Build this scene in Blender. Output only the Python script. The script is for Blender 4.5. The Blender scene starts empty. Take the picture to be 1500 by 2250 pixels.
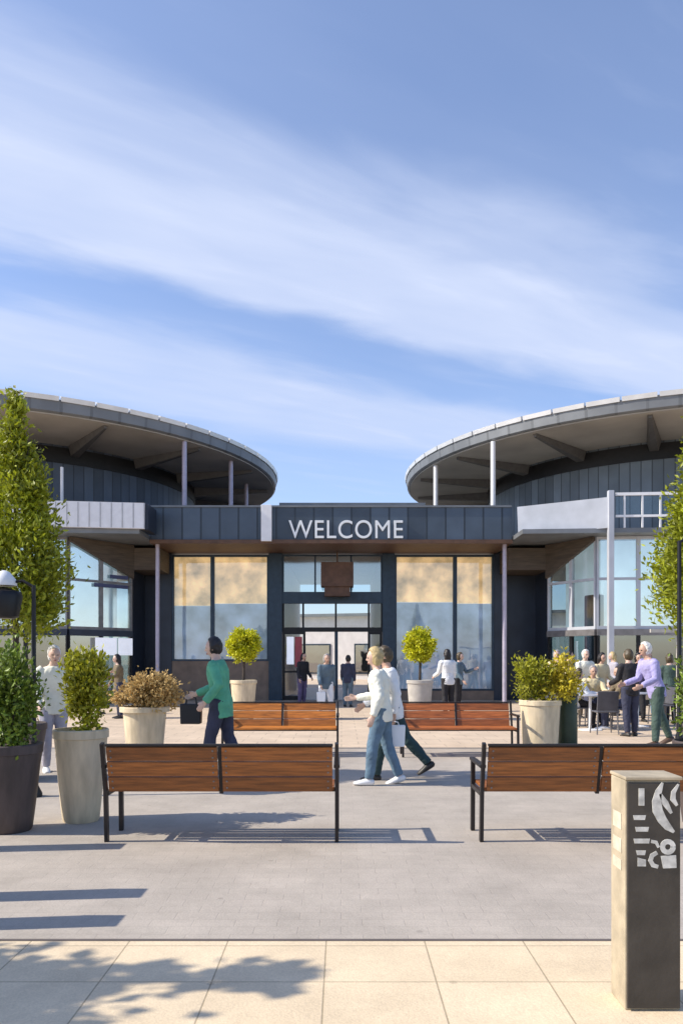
import bpy, bmesh, math, random
from mathutils import noise as NZ
from mathutils import Vector, Matrix
from math import sin, cos, pi, radians as R
SC = bpy.context.scene
COL = SC.collection
F, HOR, CH = 1700.0, 1448.0, 1.5           # focal length in photo pixels, horizon row, eye height
def wx(px, Y): return (px-750)*Y/F
def wz(py, Y): return CH-(py-HOR)*Y/F
def gy(py): return CH*F/(py-HOR)
rnd = random.Random(7)

# ---------------------------------------------------------------- materials
def nd(nt, t, **kw):
    n = nt.nodes.new(t)
    for k, v in kw.items(): setattr(n, k, v)
    return n
def mat(name, col, rough=.6, metal=0, var=.12, scale=6, bump=0, bscale=60, spec=.5, stretch=None, island=0, transl=0, coat=0):
    m = bpy.data.materials.new(name); m.use_nodes = True
    nt = m.node_tree; b = nt.nodes['Principled BSDF']; L = nt.links.new
    b.inputs['Roughness'].default_value = rough; b.inputs['Metallic'].default_value = metal
    b.inputs['Specular IOR Level'].default_value = spec
    if coat: b.inputs['Coat Weight'].default_value = coat
    tc = nd(nt, 'ShaderNodeTexCoord'); mp = nd(nt, 'ShaderNodeMapping')
    if stretch: mp.inputs['Scale'].default_value = stretch
    L(tc.outputs['Object'], mp.inputs['Vector'])
    n = nd(nt, 'ShaderNodeTexNoise'); n.inputs['Scale'].default_value = scale; n.inputs['Detail'].default_value = 6
    L(mp.outputs[0], n.inputs['Vector'])
    mr = nd(nt, 'ShaderNodeMapRange'); mr.inputs['From Min'].default_value = .3; mr.inputs['From Max'].default_value = .7
    mr.inputs['To Min'].default_value = 1-var; mr.inputs['To Max'].default_value = 1+var
    L(n.outputs['Fac'], mr.inputs['Value'])
    fac = mr.outputs[0]
    if island:
        g = nd(nt, 'ShaderNodeNewGeometry'); m2 = nd(nt, 'ShaderNodeMapRange')
        m2.inputs['To Min'].default_value = 1-island; m2.inputs['To Max'].default_value = 1+island
        L(g.outputs['Random Per Island'], m2.inputs['Value'])
        mu = nd(nt, 'ShaderNodeMath', operation='MULTIPLY'); L(fac, mu.inputs[0]); L(m2.outputs[0], mu.inputs[1]); fac = mu.outputs[0]
    mx = nd(nt, 'ShaderNodeVectorMath', operation='SCALE'); mx.inputs[0].default_value = col
    L(fac, mx.inputs['Scale']); L(mx.outputs[0], b.inputs['Base Color'])
    if bump:
        n2 = nd(nt, 'ShaderNodeTexNoise'); n2.inputs['Scale'].default_value = bscale; n2.inputs['Detail'].default_value = 4
        L(mp.outputs[0], n2.inputs['Vector'])
        bp = nd(nt, 'ShaderNodeBump'); bp.inputs['Strength'].default_value = bump; bp.inputs['Distance'].default_value = .01
        L(n2.outputs['Fac'], bp.inputs['Height']); L(bp.outputs[0], b.inputs['Normal'])
    if transl:
        out = nt.nodes['Material Output']; t = nd(nt, 'ShaderNodeBsdfTranslucent'); ms = nd(nt, 'ShaderNodeMixShader')
        ms.inputs[0].default_value = transl; L(mx.outputs[0], t.inputs['Color']); L(b.outputs[0], ms.inputs[1]); L(t.outputs[0], ms.inputs[2])
        L(ms.outputs[0], out.inputs['Surface'])
    return m
def paving(name, c1, c2, cm, bw, rh, mortar, off, loc, rough=.8, var=.15):
    m = bpy.data.materials.new(name); m.use_nodes = True
    nt = m.node_tree; b = nt.nodes['Principled BSDF']; L = nt.links.new
    b.inputs['Roughness'].default_value = rough; b.inputs['Specular IOR Level'].default_value = .3
    tc = nd(nt, 'ShaderNodeTexCoord'); mp = nd(nt, 'ShaderNodeMapping'); mp.inputs['Location'].default_value = loc
    L(tc.outputs['Object'], mp.inputs[0])
    br = nd(nt, 'ShaderNodeTexBrick', offset=off, squash=1.0); br.inputs['Scale'].default_value = 1
    br.inputs['Brick Width'].default_value = bw; br.inputs['Row Height'].default_value = rh
    br.inputs['Mortar Size'].default_value = mortar; br.inputs['Mortar Smooth'].default_value = .3
    br.inputs['Color1'].default_value = (*c1, 1); br.inputs['Color2'].default_value = (*c2, 1); br.inputs['Mortar'].default_value = (*cm, 1)
    L(mp.outputs[0], br.inputs['Vector'])
    n = nd(nt, 'ShaderNodeTexNoise'); n.inputs['Scale'].default_value = 1.3; n.inputs['Detail'].default_value = 8; n.inputs['Roughness'].default_value = .7
    L(tc.outputs['Object'], n.inputs['Vector'])
    n3 = nd(nt, 'ShaderNodeTexNoise'); n3.inputs['Scale'].default_value = 90; n3.inputs['Detail'].default_value = 3
    L(tc.outputs['Object'], n3.inputs['Vector'])
    mr = nd(nt, 'ShaderNodeMapRange'); mr.inputs['From Min'].default_value = .3; mr.inputs['From Max'].default_value = .7
    mr.inputs['To Min'].default_value = 1-var; mr.inputs['To Max'].default_value = 1+var; L(n.outputs['Fac'], mr.inputs['Value'])
    mr3 = nd(nt, 'ShaderNodeMapRange'); mr3.inputs['From Min'].default_value = .3; mr3.inputs['From Max'].default_value = .7
    mr3.inputs['To Min'].default_value = .92; mr3.inputs['To Max'].default_value = 1.08; L(n3.outputs['Fac'], mr3.inputs['Value'])
    mu = nd(nt, 'ShaderNodeMath', operation='MULTIPLY'); L(mr.outputs[0], mu.inputs[0]); L(mr3.outputs[0], mu.inputs[1])
    vo = nd(nt, 'ShaderNodeTexVoronoi'); vo.inputs['Scale'].default_value = 2.6; L(tc.outputs['Object'], vo.inputs['Vector'])
    sm_ = nd(nt, 'ShaderNodeMapRange'); sm_.inputs['From Min'].default_value = .035; sm_.inputs['From Max'].default_value = .06; sm_.inputs['To Min'].default_value = .8; L(vo.outputs['Distance'], sm_.inputs['Value'])
    mu0 = mu; mu = nd(nt, 'ShaderNodeMath', operation='MULTIPLY'); L(mu0.outputs[0], mu.inputs[0]); L(sm_.outputs[0], mu.inputs[1])
    mx = nd(nt, 'ShaderNodeVectorMath', operation='SCALE'); L(br.outputs['Color'], mx.inputs[0]); L(mu.outputs[0], mx.inputs['Scale'])
    L(mx.outputs[0], b.inputs['Base Color'])
    ad = nd(nt, 'ShaderNodeMath', operation='MULTIPLY_ADD'); ad.inputs[1].default_value = -1; L(br.outputs['Fac'], ad.inputs[0]); L(n3.outputs['Fac'], ad.inputs[2])
    bp = nd(nt, 'ShaderNodeBump'); bp.inputs['Strength'].default_value = .35; bp.inputs['Distance'].default_value = .006
    L(ad.outputs[0], bp.inputs['Height']); L(bp.outputs[0], b.inputs['Normal'])
    return m
def ribbed(name, col, period, rough=.45, metal=.3, axis='ANG', centre=(0,0), var=.15, seam=.45):
    """standing seam cladding: thin darker seams at a fixed pitch"""
    m = mat(name, col, rough, metal, var, 1.2, 0)
    nt = m.node_tree; L = nt.links.new; b = nt.nodes['Principled BSDF']
    tc = nd(nt, 'ShaderNodeTexCoord'); sp = nd(nt, 'ShaderNodeSeparateXYZ'); L(tc.outputs['Object'], sp.inputs[0])
    if axis == 'ANG':
        a = nd(nt, 'ShaderNodeMath', operation='ARCTAN2'); L(sp.outputs[1], a.inputs[0]); L(sp.outputs[0], a.inputs[1]); v = a.outputs[0]
    else: v = sp.outputs['XYZ'.index(axis)]
    d = nd(nt, 'ShaderNodeMath', operation='DIVIDE'); L(v, d.inputs[0]); d.inputs[1].default_value = period
    fr = nd(nt, 'ShaderNodeMath', operation='FRACT'); L(d.outputs[0], fr.inputs[0])
    lt = nd(nt, 'ShaderNodeMath', operation='LESS_THAN'); L(fr.outputs[0], lt.inputs[0]); lt.inputs[1].default_value = .1
    fl = nd(nt, 'ShaderNodeMath', operation='FLOOR'); L(d.outputs[0], fl.inputs[0])
    wn = nd(nt, 'ShaderNodeTexWhiteNoise', noise_dimensions='1D'); L(fl.outputs[0], wn.inputs['W'])
    src = b.inputs['Base Color'].links[0].from_socket
    mr = nd(nt, 'ShaderNodeMapRange'); mr.inputs['To Min'].default_value = .75 if seam < .5 else .93; mr.inputs['To Max'].default_value = 1.25 if seam < .5 else 1.07; L(wn.outputs[0], mr.inputs['Value'])
    s1 = nd(nt, 'ShaderNodeVectorMath', operation='SCALE'); L(src, s1.inputs[0]); L(mr.outputs[0], s1.inputs['Scale'])
    mx = nd(nt, 'ShaderNodeMix', data_type='RGBA'); L(lt.outputs[0], mx.inputs[0]); L(s1.outputs[0], mx.inputs[6]); mx.inputs[7].default_value = (*[c*seam for c in col], 1)
    L(mx.outputs[2], b.inputs['Base Color'])
    bp = nd(nt, 'ShaderNodeBump'); bp.inputs['Strength'].default_value = .6; bp.inputs['Distance'].default_value = .03
    L(lt.outputs[0], bp.inputs['Height']); L(bp.outputs[0], b.inputs['Normal'])
    return m
def glass(name, tint=(.75,.85,.88), refl=.5, rough=.02):
    m = bpy.data.materials.new(name); m.use_nodes = True; nt = m.node_tree; nt.nodes.clear(); L = nt.links.new
    o = nd(nt, 'ShaderNodeOutputMaterial'); g = nd(nt, 'ShaderNodeBsdfGlossy'); t = nd(nt, 'ShaderNodeBsdfTransparent'); ms = nd(nt, 'ShaderNodeMixShader')
    g.inputs['Color'].default_value = (.93,.91,.87,1); g.inputs['Roughness'].default_value = rough; t.inputs['Color'].default_value = (*tint, 1)
    tc = nd(nt, 'ShaderNodeTexCoord'); n = nd(nt, 'ShaderNodeTexNoise'); n.inputs['Scale'].default_value = .7; L(tc.outputs['Object'], n.inputs[0])
    bp = nd(nt, 'ShaderNodeBump'); bp.inputs['Strength'].default_value = .08; bp.inputs['Distance'].default_value = .05; L(n.outputs['Fac'], bp.inputs['Height'])
    L(bp.outputs[0], g.inputs['Normal'])
    fr = nd(nt, 'ShaderNodeFresnel'); fr.inputs[0].default_value = 1.5
    ad = nd(nt, 'ShaderNodeMath', operation='ADD', use_clamp=True); ad.inputs[1].default_value = refl; L(fr.outputs[0], ad.inputs[0])
    ge = nd(nt, 'ShaderNodeNewGeometry'); bf = nd(nt, 'ShaderNodeMath', operation='SUBTRACT'); bf.inputs[0].default_value = 1; L(ge.outputs['Backfacing'], bf.inputs[1])
    mf = nd(nt, 'ShaderNodeMath', operation='MULTIPLY'); L(ad.outputs[0], mf.inputs[0]); L(bf.outputs[0], mf.inputs[1])     # one reflection per sheet of glass
    L(mf.outputs[0], ms.inputs[0]); L(t.outputs[0], ms.inputs[1]); L(g.outputs[0], ms.inputs[2]); L(ms.outputs[0], o.inputs[0])
    return m
def wood(name, col, dark):
    m = mat(name, col, .5, 0, .42, 4, .3, 30, stretch=(1.0, 13, 13), island=.25)
    return m

def lit(name, col, e, var, sc):  # emits its own base colour, for surfaces brightened by added glow
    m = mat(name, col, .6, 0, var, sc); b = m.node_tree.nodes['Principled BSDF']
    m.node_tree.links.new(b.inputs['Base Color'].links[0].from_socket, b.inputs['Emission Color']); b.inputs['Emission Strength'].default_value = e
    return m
M = dict(
 slab=paving('cream stone slabs', (.68,.545,.37), (.71,.575,.395), (.40,.32,.21), .52, .45, .0045, 0.0, (.08, .02, 0)),
 block=paving('grey block paving', (.41,.362,.308), (.43,.378,.322), (.385,.338,.288), .24, .12, .004, .5, (0,0,0), var=.16),
 beige=paving('beige plaza paving', (.58,.46,.34), (.62,.49,.36), (.4,.32,.24), .6, .4, .008, .5, (0,0,0)),
 groove=mat('dark joint', (.12,.1,.09), .9),
 wood=wood('bench hardwood', (.27,.088,.017), None),
 wood_o=wood('bench hardwood lighter', (.46,.155,.022), None),
 wood_m=wood('bench hardwood red', (.36,.105,.026), None),
 metal=mat('dark bench metal', (.035,.03,.03), .45, .6, .2),
 grey_metal=mat('weathered grey metal', (.2,.19,.19), .45, .5, .2),
 bronze=mat('bollard bronze', (.052,.045,.038), .5, .15, .3, 7, .15),
 stone=mat('bollard pale stone', (.40,.335,.235), .7, 0, .22, 9, .15),
 white=mat('white paint', (.75,.75,.76), .5, 0, .05),
 palegrey=mat('pale grey cladding paint', (.46,.48,.52), .45, .1, .1, 2),
 sidemark=mat('pale side mark paint', (.55,.48,.37), .6, 0, .2, 20),
 emblem=mat('emblem pale paint', (.55,.54,.5), .6, 0, .35, 26),
 letter=mat('white letters', (.8,.82,.82), .4, 0, .04),
 pot=mat('cream pot', (.62,.51,.345), .7, 0, .2, 4, .15, stretch=(3,3,.7)),
 pot_g=mat('stone grey pot', (.42,.39,.35), .75, 0, .12, 7, .15),
 pot_d=mat('dark brown pot', (.075,.055,.05), .6, 0, .35, 4, .15, stretch=(3,3,.7)),
 soil=mat('soil', (.05,.035,.025), .95, 0, .3, 20, .4),
 bark=mat('bark', (.06,.045,.035), .9, 0, .3, 12, .5, stretch=(6,6,1)),
 leaf=mat('bay leaf', (.28,.31,.016), .5, 0, .3, 2.2, island=.45, transl=.3),
 leaf_d=mat('dark shrub leaf', (.16,.23,.025), .5, 0, .3, 2.5, island=.5, transl=.25),
 leaf_y=mat('golden leaf', (.54,.54,.012), .5, 0, .25, 3, island=.35, transl=.3),
 leaf_m=mat('mid green leaf', (.34,.34,.02), .5, 0, .3, 3, island=.45, transl=.3),
 leaf_r=mat('dried hydrangea', (.52,.36,.14), .7, 0, .25, 4, island=.4, transl=.25),
 leaf_yy=mat('yellow shrub leaf', (.52,.43,.03), .5, 0, .25, 4, island=.35, transl=.3),
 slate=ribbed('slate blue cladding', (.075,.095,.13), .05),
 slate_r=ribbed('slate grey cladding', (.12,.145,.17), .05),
 fascia=ribbed('canopy fascia panels', (.062,.085,.115), .62, axis='X', metal=.15),
 roofedge=mat('roof rim grey', (.18,.19,.2), .5, .3, .15, 2),
 rimpanel=ribbed('roof rim panels', (.18,.19,.2), .0833, rough=.5, var=.15, seam=.75),
 rooftrim=mat('roof flashing bright', (.66,.66,.66), .35, .4, .08, 3),
 soffit=mat('roof soffit', (.36,.335,.295), .7, 0, .15, .8),
 beam=mat('soffit beam', (.11,.105,.1), .6, .2, .15),
 timber=mat('canopy timber soffit', (.1,.05,.028), .6, 0, .3, 3, .2, 20, stretch=(1,12,1)),
 brownclad=mat('brown bulkhead cladding', (.075,.055,.038), .65, 0, .3, 2, .2, 20, stretch=(1,1,10)),
 navy=mat('navy facade panel', (.022,.03,.048), .4, .2, .25, 1.5),
 frame_b=mat('blue black window frame', (.03,.05,.075), .4, .4, .15),
 black=mat('black metal', (.012,.012,.014), .4, .4, .2),
 tan=lit('tan glow window panel', (.84,.57,.28), .42, .5, 1.5),  # emission added to brighten the panels shaded by the canopy
 paleblue=lit('pale blue glow window panel', (.29,.37,.48), .24, .45, 1.1),  # same added glow, weaker, for the lower panels
 plinth=mat('brown plinth', (.24,.16,.11), .6, 0, .2, 3),
 purple=mat('lilac post paint', (.42,.38,.46), .4, .2, .1),
 teal_glow=lit('grey blue glow backing', (.55,.64,.7), .3, .3, .8),  # added glowing backing for the left side glazing
 grey_glow=lit('pale glow backing', (.74,.76,.77), .5, .2, .7),  # added glowing backing, lifts the dark right glazing
 dark_in=mat('dark shop interior', (.03,.03,.035), .8, 0, .5, 1.2),
 floor_in=mat('passage floor', (.3,.27,.28), .4, 0, .1, 2),
 shopwhite=mat('white shop render', (.72,.7,.68), .8, 0, .08, 2, .1),
 glass=glass('reflecting glass', refl=.38, rough=.09), glass_c=glass('clear door glass', (.9,.93,.94), .08), glass_w=glass('shop window glass', (.92,.94,.95), .13), glass_t=glass('tinted glass', (.45,.58,.62), .3),
 lantern=mat('brown hanging box', (.1,.05,.03), .6, 0, .3, 4),
 sign=lit('white glow board', (.8,.82,.88), .35, .04, 6),  # glow added so boards and poster stay white in shade
 blueline=mat('dark blue lettering band', (.05,.06,.14), .5),
 skin=mat('skin', (.52,.32,.23), .5, 0, .06, 8), skin_p=mat('pale skin', (.6,.4,.31), .5, 0, .06, 8),
 eye=mat('eye dark', (.02,.015,.015), .3), lip=mat('lip', (.4,.15,.13), .5),
 h_dark=mat('dark hair', (.012,.009,.01), .5, 0, .3, 30, .3, 90), h_blond=mat('blond hair', (.45,.34,.16), .5, 0, .25, 30, .3, 90),
 h_white=mat('white hair', (.7,.67,.62), .6, 0, .1, 30, .3, 90), h_brown=mat('brown hair', (.07,.05,.025), .5, 0, .3, 30, .3, 90), h_grey=mat('grey hair', (.3,.28,.27), .5, 0, .2, 30),
 c_green=mat('green jacket cloth', (.09,.36,.22), .75, 0, .2, 7, .3, 25), c_cream=mat('cream cloth', (.78,.77,.66), .8, 0, .08, 7, .3, 25),
 c_white=mat('white cloth', (.8,.8,.8), .8, 0, .06, 7, .3, 25), c_beige=mat('beige cloth', (.62,.52,.32), .8, 0, .12, 7, .3, 25),
 c_lilac=mat('lilac cloth', (.36,.33,.58), .8, 0, .15, 7, .3, 25), c_navy=mat('navy cloth', (.03,.034,.065), .8, 0, .25, 7, .3, 25),
 c_black=mat('black cloth', (.015,.014,.018), .8, 0, .3, 7, .3, 25), c_jean=mat('blue denim', (.11,.18,.25), .85, 0, .2, 9, .3, 40),
 c_teal=mat('dark teal trouser', (.02,.05,.055), .8, 0, .25, 7, .3, 25), c_slate=mat('slate trouser', (.1,.15,.19), .8, 0, .2, 7, .3, 25),
 c_grey=mat('lilac grey cloth', (.4,.38,.43), .8, 0, .15, 7, .3, 25), c_brown=mat('brown cloth', (.16,.12,.07), .8, 0, .2, 7, .3, 25),
 c_purple=mat('dusty purple cloth', (.12,.09,.17), .8, 0, .2, 7, .3, 25), c_dgreen=mat('dark green trouser', (.05,.085,.07), .8, 0, .2, 7, .3, 25),
 shoe_w=mat('white shoe', (.8,.8,.8), .5, 0, .04), shoe_d=mat('dark shoe', (.025,.022,.02), .5), shoe_b=mat('brown shoe', (.1,.06,.04), .5),
 bag_b=mat('black bag', (.012,.01,.01), .45), bag_w=mat('white paper bag', (.82,.84,.85), .6, 0, .04), bag_p=mat('pink bag', (.45,.08,.09), .6),
 chair=mat('grey cafe chair', (.1,.1,.115), .5, .1, .2), table=mat('cafe table top', (.4,.42,.48), .35, .1, .1), dgreen=mat('dark green bin paint', (.03,.05,.03), .5, .1, .2),
)

# ---------------------------------------------------------------- mesh helpers
class MB:
    def __init__(s): s.v = []; s.f = []; s.mi = []
    def add(s, vs, fs, mi=0):
        o = len(s.v); s.v += [tuple(v) for v in vs]; s.f += [tuple(i+o for i in f) for f in fs]; s.mi += [mi]*len(fs); return s
    def box(s, x0, x1, y0, y1, z0, z1, mi=0, mtx=None):
        vs = [Vector((x, y, z)) for z in (z0, z1) for y in (y0, y1) for x in (x0, x1)]
        if mtx: vs = [mtx @ v for v in vs]
        return s.add(vs, [(0,2,3,1),(4,5,7,6),(0,1,5,4),(2,6,7,3),(0,4,6,2),(1,3,7,5)], mi)
    def bar(s, a, b, w, h, mi=0, up=(0,0,1)):
        a = Vector(a); b = Vector(b); t = (b-a).normalized(); u = Vector(up)
        if abs(t.dot(u)) > .98: u = Vector((0,1,0))
        sd = t.cross(u).normalized(); n = sd.cross(t)
        vs = [p+sd*w/2*i+n*h/2*j for p in (a, b) for i, j in ((-1,-1),(1,-1),(1,1),(-1,1))]
        return s.add(vs, [(0,1,2,3)[::-1],(4,5,6,7),(0,1,5,4),(1,2,6,5),(2,3,7,6),(3,0,4,7)], mi)
    def loft(s, pts, rad, n=12, side=(0,1,0), mi=0):
        """pts: path, rad: (half size along normal, half size along side) per point; closed caps"""
        pts = [Vector(p) for p in pts]; S = Vector(side); vs = []; fs = []; k = len(pts)
        for i, p in enumerate(pts):
            t = (pts[min(i+1, k-1)]-pts[max(i-1, 0)]).normalized()
            sd = S-S.dot(t)*t
            if sd.length < .05: sd = Vector((1,0,0))-Vector((1,0,0)).dot(t)*t
            sd.normalize(); nn = t.cross(sd)
            r = rad[i]; a, b = r if isinstance(r, tuple) else (r, r)
            for j in range(n):
                q = 2*pi*j/n; vs.append(p+nn*a*cos(q)+sd*b*sin(q))
        for i in range(k-1):
            for j in range(n): fs.append((i*n+j, i*n+(j+1)%n, (i+1)*n+(j+1)%n, (i+1)*n+j))
        fs.append(tuple(range(n))[::-1]); fs.append(tuple((k-1)*n+j for j in range(n)))
        return s.add(vs, fs, mi)
    def tube(s, a, b, r0, r1=None, n=12, mi=0): return s.loft([a, b], [r0, r0 if r1 is None else r1], n, mi=mi)
    def lathe(s, prof, n=32, mi=0, c=(0,0), cap=True):
        vs = []; fs = []; k = len(prof)
        for r, z in prof:
            for j in range(n): vs.append((c[0]+r*cos(2*pi*j/n), c[1]+r*sin(2*pi*j/n), z))
        for i in range(k-1):
            for j in range(n): fs.append((i*n+j, i*n+(j+1)%n, (i+1)*n+(j+1)%n, (i+1)*n+j))
        if cap: fs.append(tuple(range(n))[::-1]); fs.append(tuple((k-1)*n+j for j in range(n)))
        return s.add(vs, fs, mi)
    def prism(s, poly, z0, z1, mi=0):
        n = len(poly)
        area = sum(poly[i][0]*poly[(i+1)%n][1]-poly[(i+1)%n][0]*poly[i][1] for i in range(n))
        if area < 0: poly = poly[::-1]
        vs = [(x, y, z0) for x, y in poly]+[(x, y, z1) for x, y in poly]
        return s.add(vs, [tuple(range(n))[::-1], tuple(range(n, 2*n))]+[(i, (i+1)%n, n+(i+1)%n, n+i) for i in range(n)], mi)
    def extr_y(s, poly, y0, y1, mi=0):
        """poly in x,z pushed from y0 to y1"""
        n = len(poly); area = sum(poly[i][0]*poly[(i+1)%n][1]-poly[(i+1)%n][0]*poly[i][1] for i in range(n))
        if area < 0: poly = poly[::-1]
        vs = [(x, y0, z) for x, z in poly]+[(x, y1, z) for x, z in poly]
        return s.add(vs, [tuple(range(n)), tuple(range(n, 2*n))[::-1]]+[(i, n+i, n+(i+1)%n, (i+1)%n) for i in range(n)], mi)
    def ball(s, c, r, n=12, m=8, mi=0, fn=None):
        vs = []; fs = []
        for i in range(m+1):
            for j in range(n):
                a = pi*i/m; q = 2*pi*j/n; d = Vector((sin(a)*cos(q), sin(a)*sin(q), cos(a)))
                p = Vector((d.x*r[0], d.y*r[1], d.z*r[2]))
                if fn: p = fn(d, p)
                vs.append(p+Vector(c))
        for i in range(m):
            for j in range(n): fs.append((i*n+j, (i+1)*n+j, (i+1)*n+(j+1)%n, i*n+(j+1)%n))
        return s.add(vs, fs, mi)
    def mesh(s, name, mats):
        me = bpy.data.meshes.new(name); me.from_pydata(s.v, [], s.f)
        for m in (mats if isinstance(mats, (list, tuple)) else [mats]): me.materials.append(m)
        me.polygons.foreach_set('material_index', s.mi); me.update(); return me
    def build(s, name, mats, parent=None, loc=(0,0,0), rz=0, smooth=False, bevel=0):
        me = s.mesh(name, mats)
        if smooth:
            bm = bmesh.new(); bm.from_mesh(me)
            bmesh.ops.remove_doubles(bm, verts=bm.verts, dist=1e-5)
            for f in bm.faces: f.smooth = len(f.verts) <= 4
            for e in bm.edges:
                if len(e.link_faces) == 2 and e.calc_face_angle(0) > R(40): e.smooth = False
            bm.to_mesh(me); bm.free()
        o = bpy.data.objects.new(name, me); COL.objects.link(o); o.location = loc; o.rotation_euler.z = rz
        if parent: o.parent = parent
        if bevel:
            b = o.modifiers.new('bevel', 'BEVEL'); b.width = bevel; b.segments = 2; b.limit_method = 'ANGLE'
        return o
def tag(o, label=None, cat=None, group=None, kind=None):
    for k, v in (('label', label), ('category', cat), ('group', group), ('kind', kind)):
        if v: o[k] = v
    return o
def empty(name, loc, rz=0, **kw):
    o = bpy.data.objects.new(name, None); COL.objects.link(o); o.location = loc; o.rotation_euler.z = rz
    o.empty_display_size = .2
    return tag(o, **kw)
def dup(root, loc, rz, label, group=None):
    def cp(o, par):
        c = o.copy(); COL.objects.link(c)
        if par: c.parent = par
        for ch in kids.get(o.name, []): cp(ch, c)
        return c
    kids = {}
    for o in list(bpy.data.objects):
        if o.parent: kids.setdefault(o.parent.name, []).append(o)
    r = cp(root, None); r.location = loc; r.rotation_euler = (0, 0, rz); r['label'] = label
    if group: r['group'] = group
    return r

# ---------------------------------------------------------------- camera, sun, sky
cd = bpy.data.cameras.new('camera'); cam = bpy.data.objects.new('camera', cd); COL.objects.link(cam); SC.camera = cam
cam.location = (0, 0, CH); cam.rotation_euler = (R(90), 0, 0)
cd.sensor_fit = 'HORIZONTAL'; cd.sensor_width = 36; cd.lens = 36*F/1500; cd.shift_y = (HOR-1125)/1500.0   # puts the horizon row where the photograph has it
cd.clip_end = 3000; cd.clip_start = .05
SUN = Vector((-1, -.10, .80)).normalized()
ld = bpy.data.lights.new('sun', 'SUN'); ld.energy = 4.2; ld.angle = R(.5); ld.color = (1, .92, .79)
lo = bpy.data.objects.new('sun', ld); COL.objects.link(lo); lo.rotation_euler = SUN.to_track_quat('Z', 'Y').to_euler(); lo.location = (-20, -5, 30)
w = bpy.data.worlds.new('World'); SC.world = w; w.use_nodes = True
nt = w.node_tree; L = nt.links.new; bg = nt.nodes['Background']; bg.inputs['Strength'].default_value = .14
sky = nd(nt, 'ShaderNodeTexSky', sky_type='NISHITA'); sky.sun_disc = False
sky.sun_elevation = math.asin(SUN.z); sky.sun_rotation = math.atan2(SUN.x, SUN.y); sky.dust_density = .6; sky.ozone_density = 2.5; sky.air_density = 1.0
tc = nd(nt, 'ShaderNodeTexCoord'); sp = nd(nt, 'ShaderNodeSeparateXYZ'); L(tc.outputs['Generated'], sp.inputs[0])
skm = nd(nt, 'ShaderNodeVectorMath', operation='MULTIPLY'); L(sky.outputs[0], skm.inputs[0]); skm.inputs[1].default_value = (.99, 1.0, 1.12)
def mth(op, a, b=None, c=None):
    n = nd(nt, 'ShaderNodeMath', operation=op)
    for i, v in enumerate((a, b, c)):
        if v is None: continue
        if isinstance(v, (int, float)): n.inputs[i].default_value = v
        else: L(v, n.inputs[i])
    return n.outputs[0]
zc = mth('MAXIMUM', sp.outputs[2], .03)
cx = mth('DIVIDE', sp.outputs[0], zc); cy = mth('DIVIDE', sp.outputs[1], zc)
nn_ = mth('ADD', mth('MULTIPLY', cx, -.50), mth('MULTIPLY', cy, .866))      # across the streaks
mm_ = mth('ADD', mth('MULTIPLY', cx, .866), mth('MULTIPLY', cy, .50))       # along the streaks
cb = nd(nt, 'ShaderNodeCombineXYZ'); L(mth('MULTIPLY', mm_, .8), cb.inputs[0]); L(mth('MULTIPLY', nn_, 2.0), cb.inputs[1])
no = nd(nt, 'ShaderNodeTexNoise'); no.inputs['Scale'].default_value = 1.3; no.inputs['Detail'].default_value = 9; no.inputs['Roughness'].default_value = .52; no.inputs['Distortion'].default_value = .5; L(cb.outputs[0], no.inputs['Vector'])
cb2 = nd(nt, 'ShaderNodeCombineXYZ'); L(mth('MULTIPLY', mm_, 1.6), cb2.inputs[0]); L(mth('MULTIPLY', nn_, 5.0), cb2.inputs[1])
no2 = nd(nt, 'ShaderNodeTexNoise'); no2.inputs['Scale'].default_value = 1.2; no2.inputs['Detail'].default_value = 6; no2.inputs['Distortion'].default_value = .3; L(cb2.outputs[0], no2.inputs['Vector'])
nw = mth('ADD', nn_, mth('MULTIPLY', mth('SUBTRACT', no.outputs['Fac'], .5), .55))
cr = nd(nt, 'ShaderNodeValToRGB'); e = cr.color_ramp; e.interpolation = 'EASE'
L(mth('DIVIDE', nw, 5.0), cr.inputs[0])
stops = [(0.0,.05),(1.0,.15),(1.22,.2),(1.44,.66),(1.62,.98),(1.90,.9),(2.09,.16),(2.24,.2),(2.5,.8),(2.9,.75),(3.3,.3),(4.9,.25)]
e.elements[0].position = 0; e.elements[0].color = (0,0,0,1); e.elements[1].position = stops[-1][0]/5; e.elements[1].color = (stops[-1][1],)*3+(1,)
for p, v in stops[1:-1]:
    q = e.elements.new(p/5); q.color = (v, v, v, 1)
cf = mth('MULTIPLY', cr.outputs[0], mth('ADD', .62, mth('MULTIPLY', no2.outputs['Fac'], .55)))
cf = mth('ADD', cf, mth('MULTIPLY', mth('MAXIMUM', mth('SUBTRACT', no2.outputs['Fac'], .55), 0), .5))
cfc = nd(nt, 'ShaderNodeClamp'); L(cf, cfc.inputs[0]); cfc.inputs['Max'].default_value = .95
mx = nd(nt, 'ShaderNodeMix', data_type='RGBA'); L(cfc.outputs[0], mx.inputs[0]); L(skm.outputs[0], mx.inputs[6]); mx.inputs[7].default_value = (3.55, 4.0, 5.2, 1)
L(mx.outputs[2], bg.inputs['Color'])
SC.view_settings.view_transform = 'Standard'; SC.view_settings.look = 'None'; SC.view_settings.exposure = .5; SC.view_settings.gamma = 1
SC.render.engine = 'CYCLES'; SC.cycles.max_bounces = 8; SC.cycles.transparent_max_bounces = 16

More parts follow.
